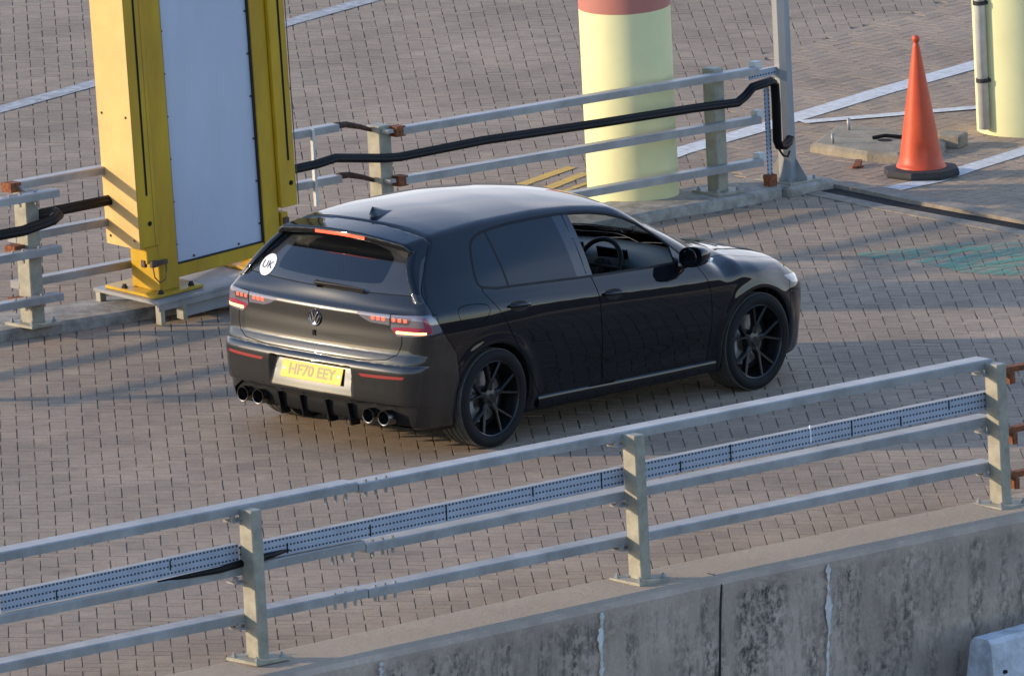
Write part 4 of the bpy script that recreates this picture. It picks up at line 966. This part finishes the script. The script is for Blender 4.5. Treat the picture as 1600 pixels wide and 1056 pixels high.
m = MB(); a = FF_.p(7.41,-.09,.05); w2 = FF_.e*.06; hh = G*.66
m.add([a, a+w2, a+w2+hh, a+hh], [(0,1,2,3)], 0, [(0,0.01),(0,.07),(.66,.07),(.66,.01)]); m.add([a+w2, a+w2+FF_.t*.04, a+w2+FF_.t*.04+hh, a+w2+hh], [(0,1,2,3)], 1); part(m, 'upright_tray', ['tray','galv'], vt)
m = MB(); m.obox(FF_.p(7.445,-.085,.035), FF_.e*.04, FF_.t*.03, G*.045); part(m, 'rusty_foot', 'rust', vt)
st = tray(FF_, 'stub_tray', 7.36, 7.72, .792, .80, .0, .028, None); tag(st, 'short perforated tray bridging from the end of the long railing to the lamp post', 'cable tray')
# ================================================================ lamp post
LP = Vector((7.20,3.77,.06)); lp = empty('lamp_post', LP, 'grey octagonal lamp post bolted to a concrete base by the end of the far railing', 'lamp post')
m = MB(); u0 = FF_.e
m.lathe(LP + G*.02, G, [(.068,0),(.062,3.5),(.055,6)], 8, u0=(FF_.e*math.cos(.3) + FF_.t*math.sin(.3)), cap=True); part(m, 'pole', 'polemat', lp)
m = MB(); m.obox(LP + G*.012, FF_.e*.17, FF_.t*.17, G*.012, .003); bp_ = part(m, 'base_plate', 'galv_warm', lp)
for k in range(4):
    an = .3 + k*math.pi/2; v = FF_.e*math.cos(an) + FF_.t*math.sin(an); w = G.cross(v)*.005
    m = MB(); m.prism([LP + v*.06 + G*.024 - w, LP + v*.15 + G*.024 - w, LP + v*.15 + G*.04 - w, LP + v*.06 + G*.19 - w], w*2); part(m, 'gusset', 'galv', lp)
    v = FF_.e*(.13 if k in (0,3) else -.13) + FF_.t*(.13 if k < 2 else -.13); m = MB(); m.lathe(LP + v + G*.02, G, [(0,.03),(.012,.03),(.012,0)], 6); part(m, 'anchor_bolt', 'galv', bp_)
m = MB(); m.obox(LP + FF_.e*.02 + G*-.035 + FF_.t*.0, FF_.e*.25, FF_.t*.21, G*.045, .02); cb = m.build('lamp_post_footing', 'kerb', None); tag(cb, 'low worn concrete footing under the grey lamp post', 'footing')
# ================================================================ pillars
def pillar(c, r, label, red=True, tophz=1.95):
    c = Vector(c); o = empty('round_pillar', c, label, 'pillar')
    zb = 1.440; m = MB(); m.lathe(c - G*.05, G, [(r,0),(r,zb+.05)], 96); part(m, 'shaft', 'pillar', o, smooth=True)
    m = MB(); m.lathe(c, G, [(r+.0015,zb),(r+.0015,zb+.5)] if red else [(r,zb),(r,zb+.5)], 96); part(m, 'red_band' if red else 'upper_shaft', 'pillarred' if red else 'pillar', o, smooth=True)
    m = MB(); m.lathe(c, G, [(r,zb+.5),(r,tophz),(0,tophz)], 96); part(m, 'upper_shaft', 'pillar', o, smooth=True); return o
pillar((6.03,4.22,0), .325, 'fat pale yellow round pillar with a faded red band behind the far railing')
pl2 = pillar((10.29,4.10,0), .345, 'pale yellow round pillar at the right edge of the picture with a pipe strapped to it', red=False)
cp = Vector((10.29,4.10,0)); dirv = Vector((-.75,.35,0)).normalized(); pb = cp + Vector((-.657,.754,0))*.295 + Vector((-.754,-.657,0))*.245
pp = empty('downpipe', pb, 'grey vertical pipe clipped to the side of the right hand pillar', 'pipe')
m = MB(); m.tube([pb + G*.05, pb + G*3.5], .042, 20); part(m, 'pipe', 'pipe', pp, smooth=True)
for h in (.40, .98, 2.0):
    m = MB(); m.tube([pb + G*h, pb + G*(h+.03)], .050, 20); m.obox(pb + G*(h+.015) + Vector((.657,-.754,0))*.055, Vector((.657,-.754,0))*.03, Vector((.754,.657,0))*.01, G*.012); part(m, 'pipe_clip', 'rubber', pp)
m = MB(); 
for k in range(70):
    x = RNG.uniform(10.0,10.5); y = 3.93 + RNG.uniform(-.10,.06) + (10.25-x)*.2; h = RNG.uniform(.02,.09); a = RNG.uniform(0,6.28); b = Vector((x,y,0))
    m.add([b, b + Vector((.008*math.cos(a),.008*math.sin(a),0)), b + Vector((RNG.normal(0,.03),RNG.normal(0,.03),h))], [(0,1,2)])
tag(m.build('dry_weeds', 'weed', None), kind='stuff', label='dry weeds growing at the foot of the right hand pillar')
# ================================================================ cone and pad
cc_ = Vector((8.30,3.44,0)); cn = empty('traffic_cone', cc_, 'tall orange road cone on an eight sided black rubber foot beside the concrete pad', 'cone')
m = MB(); pr = [(.282,0),(.288,.02),(.280,.055),(.16,.062)]; m.lathe(cc_ + G*.004, G, [(.0,0)] + pr + [(.13,.066)], 8, u0=(.9,.4,0)); part(m, 'rubber_foot', 'rubber', cn)
m = MB(); V = []; F = []; n = 56; H = .92
prof = [(.182,.064),(.180,.075),(.172,.080),(.160,.10),(.150,.15)] + [(.150 - .120*t, .15 + .66*t) for t in [i/14 for i in range(1,15)]] + [(.026,.83),(.024,.845),(.019,.850),(.019,.862),(.026,.870),(.028,.885),(.022,.900),(.0,.905)]
prof = [(r, .064 + (h-.064)*1.15) for r, h in prof]
for (r, h) in prof:
    for k in range(n):
        th = 2*math.pi*k/n; dent = .020*math.exp(-((h-.19)/.05)**2)*math.exp(-((((th-3.95+math.pi)%(2*math.pi))-math.pi)/.35)**2)
        V.append(cc_ + G*h + Vector((math.cos(th),math.sin(th),0))*(r-dent))
for i in range(len(prof)-1):
    for k in range(n): F.append((i*n+k, i*n+(k+1)%n, (i+1)*n+(k+1)%n, (i+1)*n+k))
m.add(V, F); part(m, 'cone_body', 'cone', cn, smooth=True)
PD = [(8.50,4.66),(8.48,4.10),(8.58,3.88),(9.12,3.90),(9.34,4.05),(9.40,4.92),(9.25,5.04)]
pd = empty('concrete_pad', (8.9,4.3,0), 'low worn concrete pad with upright bolts and a cut cable hole beside the road cone', 'pad')
m = MB(); b_ = len(PD); top = [(8.90 + (x-8.90)*.90, 4.38 + (y-4.38)*.90) for x, y in PD]
m.add([(x,y,-.02) for x, y in PD] + [(x,y,.045) for x, y in [(8.95 + (a-8.95)*.98, 4.38 + (c-4.38)*.98) for a, c in PD]] + [(x,y,.068) for x, y in top], [(i,(i+1)%b_,b_+(i+1)%b_,b_+i) for i in range(b_)] + [(b_+i,b_+(i+1)%b_,2*b_+(i+1)%b_,2*b_+i) for i in range(b_)] + [tuple(range(2*b_,3*b_))])
part(m, 'slab', 'pad', pd)
for (x, y, h) in ((8.60,4.52,.075),(9.12,4.80,.09),(8.86,4.00,.09),(9.25,4.35,.07)):
    m = MB(); m.tube([(x,y,.06), Vector((x,y,.068)) + G*h], .012, 10); part(m, 'bolt', 'galv', pd, smooth=True)
m = MB(); m.lathe((8.95,4.32,.070), (0,0,1), [(0,.001),(.05,.002),(.055,0)], 12); m.tube([(8.93,4.42,.078),(9.0,4.36,.093),(9.08,4.28,.083),(9.16,4.20,.083)], .015, 6); part(m, 'cut_cable_hole', 'gap', pd)
m = MB(); m.obox((8.28,4.02,.02), (.05,.03,.01), (-.012,.02,0), (.0,0,.012)); m.obox((8.22,3.98,.012), (.05,-.01,0), (.01,.02,0), (0,0,.006)); tag(m.build('rusty_fragment', 'rust', None), 'small rusty scrap lying between the lamp post and the concrete pad', 'debris')
m = MB(); m.obox((9.40,4.05,.045), (.10,.04,0), (-.03,.08,0), (0,0,.05), .012); tag(m.build('concrete_block', 'pad', None), 'small grey concrete block behind the road cone', 'block')
# ================================================================ yellow frame on its platform
az = math.radians(-9.0); gh = Vector((math.cos(az), math.sin(az), 0)); G_keep = G; G = Vector((-.088, .013, .996)).normalized(); gh = (gh - G*gh.dot(G)).normalized(); gk = G.cross(gh)
GO = Vector((.465,3.66,.190))
def gp(h, k, g): return GO + gh*h + gk*k + G*g
def gbox(mb, h0, h1, k0, k1, g0, g1, bev=.004, mi=0): return mb.obox(gp((h0+h1)/2,(k0+k1)/2,(g0+g1)/2), gh*(h1-h0)/2, gk*(k1-k0)/2, G*(g1-g0)/2, bev, mi)
pf = empty('steel_platform', gp(.4,.1,-.13), 'low grey steel platform on short legs under the yellow frame', 'platform')
m = MB(); gbox(m, -.14, 2.3, -.16, .56, -.035, -.012, .003); part(m, 'deck', 'galv', pf)
m = MB(); gbox(m, -.14, 2.3, -.155, -.135, -.075, -.035, .002); part(m, 'edge_angle', 'galv', pf)
for h in (-.13, .06, .66, 1.3, 2.0):
    m = MB(); gbox(m, h, h+.035, -.158, -.10, -.17, -.036, .002); part(m, 'leg', 'galv_warm', pf)
m = MB(); gbox(m, -.13, -.08, .50, .55, -.17, -.036, .002); part(m, 'leg', 'galv_warm', pf)
m = MB(); gbox(m, .06, 2.25, -.10, -.085, -.17, -.036, .002); part(m, 'kick_plate', 'polemat', pf)
fr = empty('yellow_frame', gp(.5,.1,0), 'tall yellow steel portal holding a big pale blank panel at the left of the lane', 'frame')
TH = 3.2
m = MB(); gbox(m, 0, .17, 0, .30, .012, TH); part(m, 'column', 'yellow', fr); m = MB(); gbox(m, .93, 1.06, .0, .30, .012, TH); part(m, 'column', 'yellow', fr)
m = MB(); gbox(m, -.10, .32, -.07, .48, -.010, .012); b1 = part(m, 'base_plate', 'yellow', fr); m = MB(); gbox(m, .78, 1.30, -.07, .36, -.010, .012); part(m, 'base_plate', 'yellow', fr)
for (h, k) in ((-.07,.30),(-.03,-.045),(.25,-.02),(.27,.2),(1.20,-.02)):
    m = MB(); m.lathe(gp(h,k,.012), G, [(0,.026),(.016,.026),(.016,.010),(.024,.010),(.024,0)], 6); part(m, 'anchor_bolt', 'rubber', b1)
m = MB(); gbox(m, .17, .93, .015, .10, .075, .165); part(m, 'cross_rail', 'yellow', fr)
m = MB(); gbox(m, .17, .93, .03, .05, .166, TH-.02, .001); pn_ = part(m, 'panel', 'panel', fr)
m = MB(); gbox(m, .170,.180,.012,.055,.166,TH,.001); gbox(m, .918,.930,.012,.055,.166,TH,.001); gbox(m, .180,.918,.014,.055,.1655,.176,.001); part(m, 'panel_frame', 'interior', fr)
for g_ in np.arange(.30, 3.0, .295):
    for h in (.190, .908):
        m = MB(); m.lathe(gp(h,.030,g_), -gk, [(0,.006),(.007,.006),(.008,0)], 8); part(m, 'panel_screw', 'badge', pn_)
for h in (.33, .72):
    m = MB(); m.lathe(gp(h,.030,.195), -gk, [(0,.006),(.008,.006),(.009,0)], 8); part(m, 'panel_screw', 'badge', pn_)
# housings with slots
for (h0, h1, g0, nm, sl0) in ((-.165,-.004,.345,'side_housing',.70),(1.064,1.205,.38,'side_housing',.70)):
    m = MB(); gbox(m, h0, h1, -.03, .33, g0, TH, .004); ho = part(m, 'side_housing', 'yellow' , fr)
    if h0 < 0:
        m = MB(); gbox(m, h0-.004, h0-.0005, -.032, .33, g0-.004, TH, .001); q = part(m, 'side_sheet', 'yellow_sunlit', ho)  # thin layer on the sun-facing side carrying the painted sunlit yellow
        for (k, g_) in ((.28,.40),(.02,.40),(.28,1.25),(.02,1.25)):
            mm_ = MB(); mm_.lathe(gp(h0-.004,k,g_), -gh, [(0,.005),(.009,.005),(.010,0)], 8); part(mm_, 'sheet_screw', 'badge', q)
    hc = h0 + .085
    m = MB(); gbox(m, hc-.008, hc+.008, -.0325, -.0305, sl0, TH, 0); part(m, 'slot', 'gap', ho)
    m = MB(); m.lathe(gp(hc+.01,-.030,g0+.16), -gk, [(0,.002),(.017,.002),(.018,0)], 14); part(m, 'knob_hole', 'gap', ho)
    m = MB(); gbox(m, h1+.004 if h0 > 0 else h1-.03, h1+.012 if h0 > 0 else h1-.028, -.031, -.0302, g0, TH, 0); part(m, 'housing_seam', 'box', ho)
m = MB(); gbox(m, -.10, -.003, -.01, .12, .225, .342, .004); lt = part(m, 'latch_box', 'yellow', fr)
m = MB(); gbox(m, -.085, -.03, -.045, -.011, .20, .245, .004); gbox(m, -.03, .06, -.035, -.012, .205, .235, .004); gbox(m, -.11,-.085,.01,.05,.20,.25,.003); part(m, 'connector', 'box', lt)
m = MB(); m.tube([gp(-.07,-.03,.20), gp(-.06,-.03,.13), gp(-.02,-.03,.085), gp(.03,-.025,.10), gp(.05,-.02,.17), gp(.05,-.02,.205)], .005, 6); part(m, 'wire_loop', 'box', lt, smooth=True)
m = MB(); gbox(m, 1.075, 1.13, -.01, .08, .24, .343, .004); rl = part(m, 'latch_box', 'yellow', fr); m = MB(); gbox(m, 1.08,1.12,-.035,-.012,.27,.31,.003); m.tube([gp(1.10,-.02,.27), gp(1.11,-.02,.15)], .012, 8); part(m, 'connector', 'box', rl)
G = G_keep
# ================================================================ jersey barrier below the wall
JB = Vector((-1.50,-5.06,-1.45)); je = Vector((.998,-.05,.035)).normalized(); jt = Vector((.05,.999,0)).normalized()
prof = [(-.26,0),(-.26,.08),(-.15,.30),(-.085,.80),(-.06,.83),(.06,.83),(.085,.80),(.15,.30),(.26,.08),(.26,0)]
m = MB(); m.prism([JB + jt*x + Vector((0,0,1))*z for x, z in prof], je*2.4); jb = m.build('concrete_barrier', 'barrier', None)
tag(jb, 'pale grey painted concrete road barrier at the lower right corner below the stained wall', 'barrier')
m = MB(); m.lathe(JB + je*.10 + jt*-.115 + Vector((0,0,.62)), -jt + Vector((0,0,.2)), [(0,.012),(.012,.012),(.013,-.01)], 12); q = m.build('lifting_hole', 'gap', jb)
